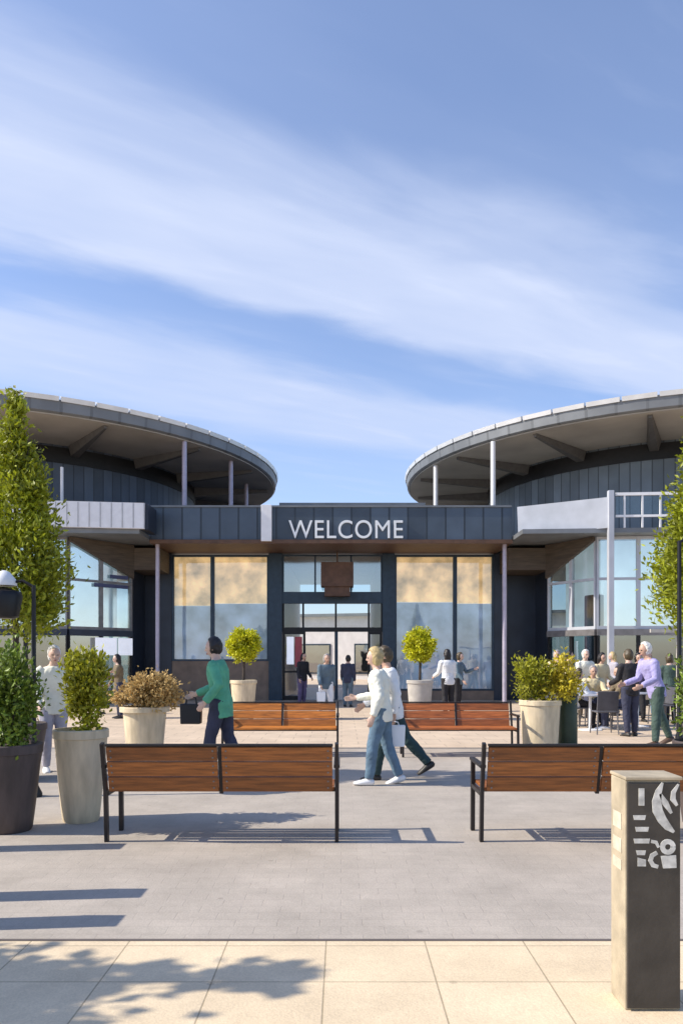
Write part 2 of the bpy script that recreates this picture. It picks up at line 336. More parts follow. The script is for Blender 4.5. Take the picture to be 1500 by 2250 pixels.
# ---------------------------------------------------------------- ground
def sheet(name, x0, x1, y0, y1, z, m, label):
    o = MB().add([(x0,y0,z),(x1,y0,z),(x1,y1,z),(x0,y1,z)], [(0,1,2,3)]).build(name, m); return tag(o, label, 'ground', kind='structure')
sheet('ground', -700, 700, -200, 1500, 0, M['beige'], 'beige stone paving of the plaza stretching to the entrance')
YS = gy(2066)
sheet('paved_walk', -30, 30, YS, 12.9, .004, M['block'], 'grey block paving under the benches')
sheet('stone_slabs', -30, 30, -20, YS-.03, .004, M['slab'], 'cream stone slabs in the foreground')
sheet('slab_edge', -30, 30, YS-.03, YS, .006, M['groove'], 'dark joint between cream slabs and grey paving')
sheet('drain_channel', -30, 30, 12.9, 13.02, .006, M['grey_metal'], 'drain channel across the plaza')

# ---------------------------------------------------------------- benches
def bench(name, wood, label, loc, rz):
    """local: back faces -y, sitter faces +y, 1.88 long"""
    r = empty(name, loc, rz, label=label, cat='bench', group='slatted wooden benches on the plaza')
    h = .94
    tilt = lambda z: -.10*(z-.42)/.40 if z > .42 else 0     # back leans away from the sitter
    b = MB()
    for z0, z1 in ((.42,.543),(.549,.670),(.676,.792)):
        for x0, x1 in ((-h+.035,-.018),(.018,h-.035)):
            a = Vector((0, tilt((z0+z1)/2)-.012, (z0+z1)/2))
            mt = Matrix.Translation(a) @ Matrix.Rotation(R(14), 4, 'X')
            b.box(x0, x1, -.014, .014, -(z1-z0)/2, (z1-z0)/2, 0, mt)
            for xb in (x0+.035, x1-.035):
                for zb in (-.028, .028): b.box(xb-.007, xb+.007, -.019, -.0145, zb-.007, zb+.007, 1, mt)
    b.build('backrest', [wood, M['grey_metal']], r, bevel=.004)
    MB().bar((-h+.03, tilt(.81)-.01, .805), (h-.03, tilt(.81)-.01, .805), .045, .02).build('top_rail', M['metal'], r, bevel=.004)
    MB().bar((0,.02,.40), (0, tilt(.8)+.006, .79), .03, .03).build('back_post', M['metal'], r)
    s = MB()
    for k in range(5): s.box(-h+.02, h-.02, .035+k*.088, .035+k*.088+.076, .415, .445)
    s.build('seat', wood, r, bevel=.006)
    for x in (-h, h):
        MB().bar((x, .03, 0), (x, .0, .44), .03, .055).bar((x, .0, .43), (x, tilt(.82), .82), .03, .05).build('rear_leg', M['metal'], r, bevel=.004)
        MB().bar((x, .45, 0), (x, .43, .62), .035, .05).build('front_leg', M['metal'], r, bevel=.004)
        MB().bar((x, -.05, .625), (x, .47, .625), .05, .025).build('armrest', M['metal'], r, bevel=.004)
        MB().bar((x, .0, .395), (x, .45, .395), .03, .035).build('seat_rail', M['metal'], r)
    MB().box(-h+.015, h-.015, .2, .24, .38, .412).build('stretcher', M['metal'], r)
    return r
b0 = bench('park_bench', M['wood'], 'wooden bench seen from behind between the cream pot and the middle walkway', (wx(486, 6.3), 6.3, .004), 0)
b1 = dup(b0, (2.083, 6.3, .004), 0, 'wooden bench seen from behind, partly hidden by the dark bollard')
b2 = bench('park_bench', M['wood_o'], 'orange wooden bench facing the camera beside the person in the green jacket', (wx(620, 12.2), 12.2, .004), pi)
b3 = dup(b2, (wx(1002, 12.2), 12.2, .004), pi, 'wooden bench facing the camera behind the two walkers, left of the yellow-green shrub')
for ch in list(bpy.data.objects):
    if ch.parent == b3 and  ch.name.split('.')[0] in ('backrest', 'seat'):
        ch.data = ch.data.copy(); ch.data.materials[0] = M['wood_m']

for b_ in (b2, b3): b_.scale = (.93, 1, 1)
# ---------------------------------------------------------------- bollards
def bollard(loc, label, group=None):
    r = empty('bollard', loc, 0, label=label, cat='bollard', group=group)
    wd, dp, h = .118, .185, .98
    MB().box(-wd, wd, .012, dp, 0, h).build('body', M['stone'], r, bevel=.006)
    MB().box(-wd-.004, wd+.004, -.004, dp+.004, h+.001, h+.016).build('cap', M['stone'], r, bevel=.004)
    MB().box(-wd+.006, wd-.006, -.002, .011, .012, h-.01).build('front_panel', M['bronze'], r, bevel=.003)
    return r
s0 = 1.0
bo = bollard((wx(1436, 3.28), 3.28, .004), 'square bollard with dark bronze front and pale emblem at the right edge')
em = MB(); y0, y1 = -.0055, -.0025
SCALE = 1.0
def epx(px, py):
    px = 1440+(px-1444)*SCALE; py = 1815+(py-1818)*SCALE
    return ((px-1436)/518.0, 1.5-(py-HOR)*3.28/F)
def epoly(pts): em.extr_y([epx(*p) for p in pts], y0, y1)
def stroke(pts, ws):
    """ribbon of changing width along pts"""
    P = [Vector((*epx(*p), 0)) for p in pts]; l = []; r = []
    for i, p in enumerate(P):
        t = (P[min(i+1, len(P)-1)]-P[max(i-1, 0)]).normalized(); n = Vector((-t.y, t.x, 0))*ws[i]/518
        l.append(p+n); r.append(p-n)
    for i in range(len(P)-1): em.extr_y([(l[i].x,l[i].y),(l[i+1].x,l[i+1].y),(r[i+1].x,r[i+1].y),(r[i].x,r[i].y)], y0, y1)
SCALE = 1.12
stroke([(1457,1735),(1449,1752),(1445,1772),(1447,1790),(1456,1808),(1467,1822),(1479,1832)], [2,7,10,11,10,8,3])
stroke([(1488,1738),(1478,1754),(1477,1768),(1485,1780)], [2,5,6,3])
stroke([(1452,1757),(1462,1775),(1474,1795)], [3,7,3])
em.build('emblem', M['emblem'], bo); em = MB()
epoly([(1410,1746),(1421,1746),(1421,1780),(1410,1780)])
for k, (a, b) in enumerate(((1399,1424),(1403,1430),(1400,1432),(1405,1424))):
    yy = 1799+k*23; epoly([(a,yy),(b,yy),(b-2,yy+9),(a+2,yy+9)])
def ring(cx, cy, r, w):
    stroke([(cx+r*cos(q*pi/8), cy+r*sin(q*pi/8)) for q in range(17)], [w]*17)
ring(1467, 1861, 10.5, 5.5); epoly([(1453,1879),(1483,1877),(1484,1902),(1458,1903)]); stroke([(1446,1872),(1436,1878),(1433,1888),(1438,1897),(1448,1900)], [4,5,5,5,4]); stroke([(1434,1850),(1444,1852),(1449,1862)], [3.5,4,3])
epoly([(1408,1882),(1424,1886),(1424,1899),(1408,1899)])
em.build('lettering', M['emblem'], bo)
sm = MB()
for za, zb in ((.83,.76),(.72,.66),(.63,.585)): sm.box(-.118-.003, -.118-.0005, .05, .15, zb, za)
sm.build('side_mark', M['sidemark'], bo)  # three pale patches on the left face
for (x, y, t) in ((-2.62, 4.72, 'second'), (-2.62, 4.2, 'nearest'), (-3.1, 5.95, 'farthest')):
    bollard((x, y, .004), 'square bronze-fronted bollard beyond the left edge, only its shadow reaching the paving', 'bollards whose shadows cross the left paving')

# ---------------------------------------------------------------- plants
def leaves(name, pts, size, m, parent, seed=1, up=.3, aspect=.5, core=None):
    """many small pointed leaves; pts = list of (pos, outward)"""
    rg = random.Random(seed); mb = MB()
    for p, o in pts:
        d = Vector((rg.gauss(0,1), rg.gauss(0,1), rg.gauss(0,1)))*.75+Vector(o)*.9+Vector((0,0,up))
        d.normalize(); sd = d.cross(Vector((rg.gauss(0,1), rg.gauss(0,1), rg.gauss(0,1)))).normalized(); n = sd.cross(d)
        L_ = size*rg.uniform(.65, 1.35); W_ = L_*aspect/2; p = Vector(p)
        mb.add([p-d*L_/2, p+sd*W_+n*W_*.35, p+d*L_/2, p-sd*W_+n*W_*.35], [(0,1,2,3)])
    return mb.build(name, m, parent)
def cone_pts(n, z0, z1, Rm, seed, prof, nclump=90, spread=.085, rag=.16):
    rg = random.Random(seed); cl = []
    for i in range(nclump):
        t = ((i+rg.random())/nclump); z = z0+(z1-z0)*t; a = rg.uniform(0, 2*pi)
        rr = Rm*prof(t)*(1-rag+2*rag*rg.random())*math.sqrt(rg.uniform(.35, 1))
        cl.append((Vector((rr*cos(a), rr*sin(a), z)), rg.uniform(.6, 1.4)))
    out = []
    # weight clumps by local girth
    wts = [max(.15, prof((c[0].z-z0)/(z1-z0)))*c[1]**2 for c in cl]
    for c, k in rg.choices(cl, wts, k=n):
        s = spread*k*(.5+.7*prof(min(1, max(0, (c.z-z0)/(z1-z0)))))
        p = c+Vector((rg.gauss(0, s), rg.gauss(0, s), rg.gauss(0, s*1.35)))
        o = Vector((p.x, p.y, 0)); o = o/(o.length+.05)
        out.append((p, o))
    return out
def ball_pts(n, c, r, seed, nclump=60, spread=.3, shell=.55):
    rg = random.Random(seed); cl = []
    for i in range(nclump):
        d = Vector((rg.gauss(0,1), rg.gauss(0,1), rg.gauss(0,1))).normalized(); q = rg.uniform(shell, .92)
        cl.append(Vector((d.x*r[0]*q, d.y*r[1]*q, d.z*r[2]*q)))
    out = []; s = spread*min(r)
    for i in range(n):
        p = rg.choice(cl)+Vector((rg.gauss(0,s), rg.gauss(0,s), rg.gauss(0,s)))
        out.append((p+Vector(c), p.normalized()))
    return out
def pot(r, m, prof, name='pot', soil=True):
    o = MB().lathe(prof, 36).build(name, m, r, smooth=True)
    if soil:
        top = prof[-1]; MB().lathe([(top[0]-.012, top[1]+.0), (top[0]-.012, top[1]+.012)], 28).build('soil', M['soil'], r)
    return o
def pot_prof(r0, r1, h, rim=.03):
    p = [(r0*.94, 0), (r0, .02)]
    for k in range(1, 6):
        t = k/6; p.append((r0+(r1-r0)*t**.9, .02+(h-.10)*t))
    p += [(r1, h-.085), (r1+rim, h-.08), (r1+rim, h-.01), (r1+rim-.01, h), (r1-.005, h), (r1-.01, h-.05)]
    return p
# square dark planters with a tall clipped bay tree rising over a low shrub
tprof = lambda t: (min(1, (t+.10)/.32)**.55)*min(1,((1-t)/.80)**1.12)+.02
def planter_tree(X, Y, plabel, slabel, seed):
    r = empty('planter', (X, Y, .004), 0, label=plabel, cat='planter', group='dark brown planters')
    MB().lathe(pot_prof(.2, .275, .76, .012), 36).build('pot', M['pot_d'], r, smooth=True)
    MB().lathe([(.26, .715), (.26, .73)], 24).build('soil', M['soil'], r)
    s = empty('shrub', (X, Y, .735), 0, label=slabel, cat='shrub')
    leaves('foliage', ball_pts(5000, (0,0,.40), (.26,.3,.46), seed+5, 60, .24, .35), .055, M['leaf_d'], s, seed)
    st = MB()
    for k in range(7):
        a = k*.9; st.loft([(.08*cos(a),.08*sin(a),0), (.16*cos(a),.16*sin(a),.3), (.24*cos(a),.24*sin(a),.62)], [.009,.007,.004], 6)
    st.build('stem', M['bark'], s)
def bay_tree(px, Y, label, plabel, seed, Rm):
    X = wx(px, Y)
    r = empty('planter', (X, Y, .004), 0, label=plabel, cat='planter', group='dark planters holding the conical trees')
    MB().lathe(pot_prof(.26, .36, .7, .012), 36).build('pot', M['pot_d'], r, smooth=True)
    MB().lathe([(.34, .655), (.34, .67)], 24).build('soil', M['soil'], r)
    t = empty('bay_tree', (X, Y, .675), 0, label=label, cat='tree')
    z0, z1 = wz(1368, Y)-.675, wz(872, Y)-.675
    pts = cone_pts(17500, z0, z1, Rm, seed, tprof, 170, .088)
    leaves('crown', pts, .078, M['leaf'], t, seed+1, up=.75, aspect=.42)
    tr = MB().loft([(0, 0, -.05), (.01, .01, z0*.6), (-.01, 0, z0+.3), (0, 0, z1-.6)], [.042, .038, .034, .008], 10)
    for k in range(18):
        a = k*2.4; z = z0+.1+k*.13; q = Rm*.8*tprof((z-z0)/(z1-z0))
        tr.loft([(0, 0, z), (q*.6*cos(a), q*.6*sin(a), z+.16), (q*cos(a), q*sin(a), z+.4)], [.014,.009,.004], 6)
    tr.build('trunk', M['bark'], t, smooth=True)
bay_tree(34, 9.6, 'tall cone of yellow-green bay foliage on a bare stem at the left edge', 'dark planter under the cone tree, behind the leafy shrub at the left edge', 11, .58)
bay_tree(1556, 9.6, 'tall cone of yellow-green foliage cut by the right edge above the bench', 'dark planter under the cone tree, behind the bench at the right edge', 23, .58)
planter_tree(wx(18, 6.75), 6.75, 'dark brown tapered planter at the left edge beside the cream pot', 'dense green shrub filling the dark planter at the left edge', 11)
planter_tree(wx(1552, 6.95), 6.95, 'dark brown tapered planter behind the bollard at the right edge', 'green shrub in the planter behind the right bench', 23)
# out-of-frame tree whose crown shades the slabs at lower left
t = empty('street_tree', (-5.5, 3.05, 0), 0, label='broad tree left of the frame casting dappled shade on the slabs', cat='tree')
pts = ball_pts(6500, (0,-.1,2.6), (1.2,.6,1.05), 77, 40, .22, .3)+ball_pts(260, (.75,.15,3.3), (.6,.22,.3), 79, 10, .2, .3)
pts += ball_pts(5200, (0,-.3,2.0), (.85,.42,.75), 80, 30, .26, .2)
leaves('crown', pts, .125, M['leaf'], t, 78, aspect=.65)
MB().loft([(0,0,0),(.02,0,1.2),(0,0,2.6),(.2,0,3.4)], [.09,.07,.05,.02], 10).build('trunk', M['bark'], t, smooth=True)
def street_lamp(X, Y, h, label, side):
    r = empty('street_lamp', (X, Y, 0), 0, label=label, cat='street lamp', group='black street lamps')
    MB().lathe([(.09,0),(.09,.04),(.05,.12),(.045,.6),(.028,.66),(.022,h)], 16).build('post', M['black'], r, smooth=True)
    MB().loft([(0,0,h-.02),(side*.12,0,h+.05),(side*.30,0,h+.02)], [.018,.016,.014], 8).build('arm', M['black'], r, smooth=True)
    l = MB().lathe([(.03,h-.02),(.17,h-.07),(.19,h-.12),(.15,h-.34),(.12,h-.36)], 20, c=(side*.32, 0)).build('lantern', M['black'], r, smooth=True)
    MB().lathe([(.13,h-.005),(.13,h+.05),(.06,h+.14),(.02,h+.16)], 20, c=(side*.32, 0)).build('lamp_cap', M['white'], l, smooth=True)
street_lamp(wx(74, 8.4), 8.4, 2.30, 'black lamp post with a pale-capped lantern in front of the left cone tree', -1)
street_lamp(wx(1492, 8.9), 8.9, 2.86, 'slim black lamp post with a lantern by the right cone tree', 1)
# cream pot with upright shrub
X, Y = wx(178, 7.15), 7.15
r = empty('plant_pot', (X, Y, .004), 0, label='tall tapered cream pot lit on its left side, left of the front bench', cat='plant pot')
pot(r, M['pot'], pot_prof(.165, .235, .85, .014))
s = empty('shrub', (X+.04, Y, .86), 0, label='upright yellow-green shrub in the tall cream pot', cat='shrub')
leaves('foliage', ball_pts(4600, (0,0,.34), (.2,.2,.40), 31, 46, .25, .3), .052, M['leaf_m'], s, 31, up=.7)
MB().loft([(0,0,-.02),(.01,0,.3),(0,0,.6)], [.014,.011,.005], 6).build('stem', M['bark'], s)
# hydrangea pot
X, Y = wx(318, 12.0), 12.0
r = empty('plant_pot', (X, Y, .004), 0, label='stone pot with a moulded rim under the brown dried hydrangea', cat='plant pot')
pot(r, M['pot'], pot_prof(.27, .33, .76, .05))
s = empty('hydrangea', (X+.05, Y, .775), 0, label='wide mound of brown dried hydrangea heads in a pot behind the left bench', cat='shrub')
leaves('foliage', ball_pts(6500, (0,0,.2), (.54,.46,.32), 41, 60, .2, .35), .06, M['leaf_r'], s, 41)
MB().loft([(0,0,-.02),(.05,0,.2),(.2,0,.4)], [.02,.014,.006], 6).loft([(0,0,-.02),(-.05,0,.2),(-.25,.1,.38)], [.02,.014,.006], 6).build('stem', M['bark'], s)
# right mixed shrub pot
X, Y = wx(1186, 12.4), 12.4
r = empty('plant_pot', (X, Y, .004), 0, label='pale stone pot holding the mixed shrub right of the rear bench', cat='plant pot')
pot(r, M['pot'], pot_prof(.27, .315, .84, .02))
s = empty('shrub', (X+.05, Y, .85), 0, label='loose yellow and green shrub in the pale pot right of the rear bench', cat='shrub')
leaves('green_foliage', ball_pts(1700, (-.17,0,.36), (.28,.3,.44), 51, 26, .27, .3), .065, M['leaf_m'], s, 51, up=.5)
leaves('yellow_foliage', ball_pts(1700, (.25,0,.3), (.36,.3,.38), 53, 26, .27, .3), .07, M['leaf_yy'], s, 53, up=.4)
MB().loft([(0,0,-.02),(.05,0,.2),(.2,0,.4)], [.02,.014,.006], 6).loft([(0,0,-.02),(-.05,0,.2),(-.2,.1,.48)], [.02,.014,.006], 6).build('stem', M['bark'], s)
# litter bin beside it
Yb = 12.7; r = empty('litter_bin', (wx(1246, Yb), Yb, .004), 0, label='dark green litter bin right of the pale pot with the mixed shrub', cat='bin')
MB().lathe([(.15,0),(.16,.02),(.16,.86),(.15,.88)], 24).build('body', M['dgreen'], r, smooth=True)
MB().lathe([(.175,.882),(.175,.92),(.12,.96)], 24).build('lid', M['black'], r, smooth=True)
# ball topiaries
def topiary(X, Y, m, plabel, tlabel, seed):
    r = empty('plant_pot', (X, Y, 0), 0, label=plabel, cat='plant pot', group='pots under the golden ball topiaries')
    pot(r, m, pot_prof(.24, .31, .98, .02))
    s = empty('ball_topiary', (X, Y, 1.0), 0, label=tlabel, cat='topiary', group='golden ball topiaries')
    leaves('crown', ball_pts(7000, (0,0,.84), (.42,.42,.45), seed, 110, .12, .5), .07, M['leaf_y'], s, seed)
    MB().loft([(0,0,-.02),(.01,0,.4),(0,0,.85)], [.035,.03,.02], 8).build('trunk', M['bark'], s)
topiary(wx(535, 19), 19, M['pot'], 'pale pot under the golden topiary ball left of the doors', 'round golden-yellow clipped ball left of the entrance doors', 61)
topiary(wx(922, 19), 19, M['pot_g'], 'grey-beige pot under the golden topiary ball right of the doors', 'round golden-green clipped ball right of the entrance doors', 63)

# ---------------------------------------------------------------- entrance hall
Yf = 28.0
eh = empty('entrance_hall', (-.32, Yf, 0), 0, label='low dark entrance hall with glass doors between the two round pavilions', cat='building')
def E(x0, x1, y0, y1, z0, z1): return (x0+.32, x1+.32, y0-Yf, y1-Yf, z0, z1)
ZT = 5.26
# body walls
for a in ((-7.7, -6.55, 28.4, 28.7), (5.95, 7.4, 28.4, 28.7)): MB().box(*E(*a, 0, 5.3)).build('wall', M['navy'], eh)
for a in ((-6.55, -6.12, 27.9, 28.7), (5.5, 5.95, 27.9, 28.7)): MB().box(*E(*a, 0, 5.3)).build('pier', M['navy'], eh)
MB().box(*E(-2.62, -2.14, 27.85, 28.25, 0, 5.3)).build('pier', M['frame_b'], eh)
MB().box(*E(1.48, 1.92, 27.85, 28.25, 0, 5.3)).build('pier', M['frame_b'], eh)
MB().box(*E(-2.3, 3.1, 28.6, 40, 6.6, 7.28)).build('roof_parapet', M['roofedge'], eh)
MB().box(*E(-7.7, 7.4, 28.05, 40, 5.34, 6.0)).build('roof', M['roofedge'], eh)
MB().box(*E(-6.12, -2.62, 27.95, 28.15, 0, 1.42)).build('plinth', M['plinth'], eh)
MB().box(*E(1.92, 5.5, 27.95, 28.15, 0, .35)).build('plinth', M['plinth'], eh)
# windows with coloured panels behind the glass, given glow to brighten them
def window(x0, x1, zs, zmid, name='window', gl='glass'):
    f = MB(); t = .07
    f.box(*E(x0, x0+t, 27.93, 28.1, zs, ZT)); f.box(*E(x1-t, x1, 27.93, 28.1, zs, ZT)); f.box(*E(x0+t, x1-t, 27.93, 28.1, zs, zs+t)); f.box(*E(x0+t, x1-t, 27.93, 28.1, ZT-t, ZT))
    w_ = f.build('window', M['frame_b'], eh)
    MB().box(*E(x0+t+.002, x1-t-.002, 28.0, 28.012, zs+t+.002, ZT-t-.002)).build('pane', M['glass_w'], w_)
    MB().box(*E(x0+t+.002, x1-t-.002, 28.05, 28.06, zmid+.004, ZT-t-.002)).build('upper_glow', M['tan'], w_)
    MB().box(*E(x0+t+.002, x1-t-.002, 28.05, 28.06, zs+t+.002, zmid-.004)).build('lower_glow', M['paleblue'], w_)
window(-6.12, -4.66, 1.42, 3.42); window(-4.66, -2.62, 1.42, 3.5)
window(1.92, 4.1, .35, 3.55); window(4.1, 5.5, .35, 3.5)
# passage
for a, b in ((-2.3, -2.14), (1.48, 1.64)): MB().box(*E(a, b, 28.25, 40, 0, 5.34)).build('passage_wall', M['shopwhite'], eh)
MB().box(*E(-2.14, 1.48, 28.25, 40, 0, .01)).build('passage_floor', M['floor_in'], eh)
# transom lights and header
hd = MB(); hd.box(*E(-2.14, 1.48, 27.9, 28.15, 3.5, 3.92)); hd.build('door_header', M['frame_b'], eh)
tw = MB()
for x in (-2.14, -.98, .32, 1.42): tw.box(*E(x, x+.06, 27.95, 28.1, 3.92, ZT))
tw.box(*E(-2.08, 1.42, 27.95, 28.1, ZT-.06, ZT))
tw = tw.build('transom_window', M['frame_b'], eh)
for a, b in ((-2.08,-.98),(-.92,.32),(.38,1.42)): MB().box(*E(a, b, 28.0, 28.012, 3.92, ZT-.06)).build('pane', M['glass'], tw)
dl = MB(); dl.box(*E(-2.14, 1.48, 27.97, 28.07, 2.48, 2.64))
for x in (-2.14, -1.42, -.24, .95, 1.42): dl.box(*E(x, x+.07, 27.97, 28.07, 2.64, 3.5))
dl = dl.build('overdoor_window', M['black'], eh)
for a, b in ((-2.07,-1.42),(-1.35,-.24),(-.17,.95),(1.02,1.42)): MB().box(*E(a, b, 28.01, 28.02, 2.64, 3.5)).build('pane', M['glass_c'], dl)
def door(x0, x1, y, gl='glass_c', fr='black'):
    f = MB(); t = .09
    f.box(*E(x0, x0+t, y, y+.06, .015, 2.48)); f.box(*E(x1-t, x1, y, y+.06, .015, 2.48)); f.box(*E(x0+t, x1-t, y, y+.06, .015, .16)); f.box(*E(x0+t, x1-t, y, y+.06, 2.39, 2.48)); f.box(*E(x0+t, x1-t, y, y+.06, 1.0, 1.07))
    d = f.build('door', M[fr], eh)
    MB().box(*E(x0+t, x1-t, y+.025, y+.035, .16, 1.0)).build('pane', M[gl], d); MB().box(*E(x0+t, x1-t, y+.025, y+.035, 1.07, 2.39)).build('pane', M[gl], d)
    return d
d1 = door(-2.13, -1.3, 27.99); door(.95, 1.47, 27.99)
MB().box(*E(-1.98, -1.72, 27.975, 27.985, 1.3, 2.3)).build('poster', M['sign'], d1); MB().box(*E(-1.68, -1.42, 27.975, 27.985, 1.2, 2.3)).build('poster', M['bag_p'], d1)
MB().box(*E(-.25, -.13, 28.0, 28.1, .015, 2.48)).build('door_post', M['frame_b'], eh)
MB().box(*E(-.72, .42, 27.1, 27.75, 4.05, 4.9)).box(*E(-.6, .3, 27.2, 27.65, 3.72, 4.05)).bar((.17, -.6, 4.9), (.17, -.6, 5.3), .05, .05).build('hanging_lantern', M['lantern'], eh)
# canopy
cn = MB().box(*E(-6.3, 5.62, 25.5, 25.62, 5.44, 6.5)).build('canopy_fascia', M['fascia'], eh)
MB().box(*E(-6.28, 5.6, 25.46, 25.64, 6.5, 6.56)).build('coping', M['roofedge'], cn)
MB().box(*E(-6.3, 5.62, 25.5, 28.04, 5.32, 5.44)).build('canopy_soffit', M['timber'], eh)
MB().box(*E(-6.3, 5.62, 25.42, 25.5, 5.30, 5.42)).build('canopy_beam', M['timber'], eh)
MB().box(*E(-6.3, 5.62, 25.62, 28.6, 6.0, 6.1)).build('canopy_deck', M['roofedge'], eh)
MB().box(*E(wx(574,25.4), wx(597,25.4), 25.3, 25.498, 5.36, 6.55)).build('fascia_fin', M['white'], eh, bevel=.01)
MB().tube((wx(346,25.8)+.32, 25.8-Yf, 0), (wx(346,25.8)+.32, 25.8-Yf, 5.32), .07).build('column', M['purple'], eh, smooth=True)
MB().tube((wx(1108,25.8)+.32, 25.8-Yf, 0), (wx(1108,25.8)+.32, 25.8-Yf, 5.32), .075).build('column', M['purple'], eh, smooth=True)
# WELCOME letters
fc = bpy.data.curves.new('welcome', 'FONT'); fc.body = 'WELCOME'; fc.size = 1; fc.extrude = .03; fc.align_x = 'CENTER'; fc.offset = 0; fc.space_character = 1.06
fo = bpy.data.objects.new('welcome_tmp', fc); COL.objects.link(fo); dg = bpy.context.evaluated_depsgraph_get(); dg.update()
me = bpy.data.meshes.new_from_object(fo.evaluated_get(dg)); bpy.data.objects.remove(fo)
xs = [v.co.x for v in me.vertices]; ys = [v.co.y for v in me.vertices]
sx = (885-634)*25.45/F/(max(xs)-min(xs)); sz = (1183-1143)*25.45/F/(max(ys)-min(ys))
for v in me.vertices: v.co = Vector(((v.co.x-(max(xs)+min(xs))/2)*sx, -v.co.z, (v.co.y-min(ys))*sz))
me.materials.clear(); me.materials.append(M['letter'])
ws = bpy.data.objects.new('welcome_sign', me); COL.objects.link(ws); ws.location = (wx(759.5, 25.45), 25.46, wz(1183, 25.45))
tag(ws, 'white capital letters WELCOME mounted on the dark canopy fascia', 'sign')

# ---------------------------------------------------------------- round pavilions
def pavilion(sg, name, label):
    cx, cy = 13.68*sg, 33.2
    r = empty('round_pavilion', (cx, cy, 0), 0, label=label, cat='building', group='round pavilions')
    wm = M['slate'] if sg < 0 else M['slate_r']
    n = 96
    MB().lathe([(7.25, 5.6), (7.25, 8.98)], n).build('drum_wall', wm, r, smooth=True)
    # clerestory band glazing beneath the eaves
    MB().lathe([(7.29, 8.35), (7.29, 8.9)], n).build('clerestory', M['black'], r, smooth=True)
    # roof
    rf = MB().lathe([(10.75, 9.02), (10.82, 9.06), (10.86, 9.42), (10.6, 9.5), (5, 10.1), (.05, 10.3)], n).build('roof', M['rimpanel'], r, smooth=True)
    MB().lathe([(10.7, 8.98), (10.7, 9.018)], n).build('soffit', M['soffit'], rf, smooth=True)
    tr = MB()
    for k in range(64):        # folded flashing pieces along the rim, stepping slightly
        a0, a1 = 2*pi*k/64, 2*pi*(k+.94)/64
        for q0, q1 in ((a0, a1),):
            vs = []
            for z, rr in ((9.36, 10.90), (9.50, 10.93), (9.56, 10.75), (9.40, 10.72)):
                for q in (q0, q1): vs.append((rr*cos(q), rr*sin(q), z))
            tr.add(vs, [(0,1,3,2),(2,3,5,4),(4,5,7,6),(6,7,1,0),(0,2,4,6),(1,7,5,3)])
    tr.build('flashing', M['rooftrim'], rf)
    bm_ = MB()
    for k in range(18):
        a = 2*pi*(k+.3)/18; ca, sa = cos(a), sin(a)
        vs = []
        for rr_, hw, dz in ((7.27, .24, .34), (10.45, .07, .10)):
            bm_ = MB() if rr_ < 8 else bm_
            for sx_, z_ in ((-hw, 8.975), (hw, 8.975), (hw*.6, 8.975-dz), (-hw*.6, 8.975-dz)): vs.append((rr_*ca-sx_*sa, rr_*sa+sx_*ca, z_))
        bm_.add(vs, [(0,1,2,3),(7,6,5,4),(0,4,5,1),(1,5,6,2),(2,6,7,3),(3,7,4,0)]); bm_.build('soffit_beam', M['beam'], rf)
    cols = [(405,26.6),(507,29.2),(541,33)] if sg < 0 else [(1083,26.6),(957,29.9)]
    for px, Y in cols+([(136, 24.6)] if sg < 0 else []):
        zt = 8.97 if Y > 25 else 7.6
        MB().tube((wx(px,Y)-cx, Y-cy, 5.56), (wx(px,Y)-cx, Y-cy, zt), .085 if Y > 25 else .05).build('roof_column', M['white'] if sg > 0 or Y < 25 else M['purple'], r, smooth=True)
    # set-back plant room between drum and hall roof
    MB().box(*sorted((3.2*sg-cx, 8*sg-cx)), 37.5-cy, 41-cy, 5.0, 7.6).build('plant_room', M['black'], r)
    # terrace slab and parapet
    xo = 6.32*sg if sg < 0 else 5.66
    poly = [(xo, 24.2), (9*sg, 23.95), (16*sg, 23.4), (21*sg, 27), (21*sg, 36), (13*sg, 40), (7.8*sg, 38), (7.75*sg, 28.0), (xo, 28.0)]
    MB().prism([(x-cx, y-cy) for x, y in poly], 5.42, 5.56).build('terrace_slab', M['roofedge'], r)
    if sg < 0:
        pa = MB().bar((wx(318,24.15)-cx, 24.15-cy, 5.96), (-9.1-cx, 23.86-cy, 5.98), .12, .8).bar((-9.1-cx, 23.86-cy, 5.98), (-16-cx, 23.3-cy, 6.0), .12, .8)
        pa.build('parapet', M['white'], r)
        js = MB()
        for k in range(9):
            t = k/8; js.bar((wx(318,24.15)-cx-t*2.65, 24.15-cy-.07-t*.28, 5.58), (wx(318,24.15)-cx-t*2.65, 24.15-cy-.07-t*.28, 6.35), .012, .01)
        js.build('panel_joint', M['roofedge'], r)
        MB().box(-6.3-cx+.0, -6.05-cx, 24.2-cy, 25.3-cy, 5.56, 6.36).build('parapet_return', M['navy'], r)
    else:
        MB().bar((5.7-cx, 25.0-cy, 5.93), (8.28-cx, 23.95-cy, 6.03), .12, .95).build('parapet', M['palegrey'], r)
        MB().bar((8.48-cx, 23.95-cy, 6.60), (16-cx, 23.35-cy, 6.60), .07, .09).bar((8.48-cx, 23.95-cy, 5.92), (16-cx, 23.35-cy, 5.92), .06, .07).build('railing', M['white'], r)
        for k in range(14):
            t = (k+.5)/14; MB().bar((8.48+7.5*t-cx, 23.95-.6*t-cy, 5.56), (8.48+7.5*t-cx, 23.95-.6*t-cy, 6.56), .05, .05).build('railing_post', M['white'], r)
        gl = MB().bar((8.5-cx, 23.96-cy, 6.25), (16-cx, 23.36-cy, 6.25), .012, .56).build('railing_glass', M['glass_c'], r)
        MB().bar((wx(1341,23.9)-cx, 23.9-cy, 0), (wx(1341,23.9)-cx, 23.9-cy, 6.7), .17, .17).build('white_column', M['palegrey'], r, bevel=.01)
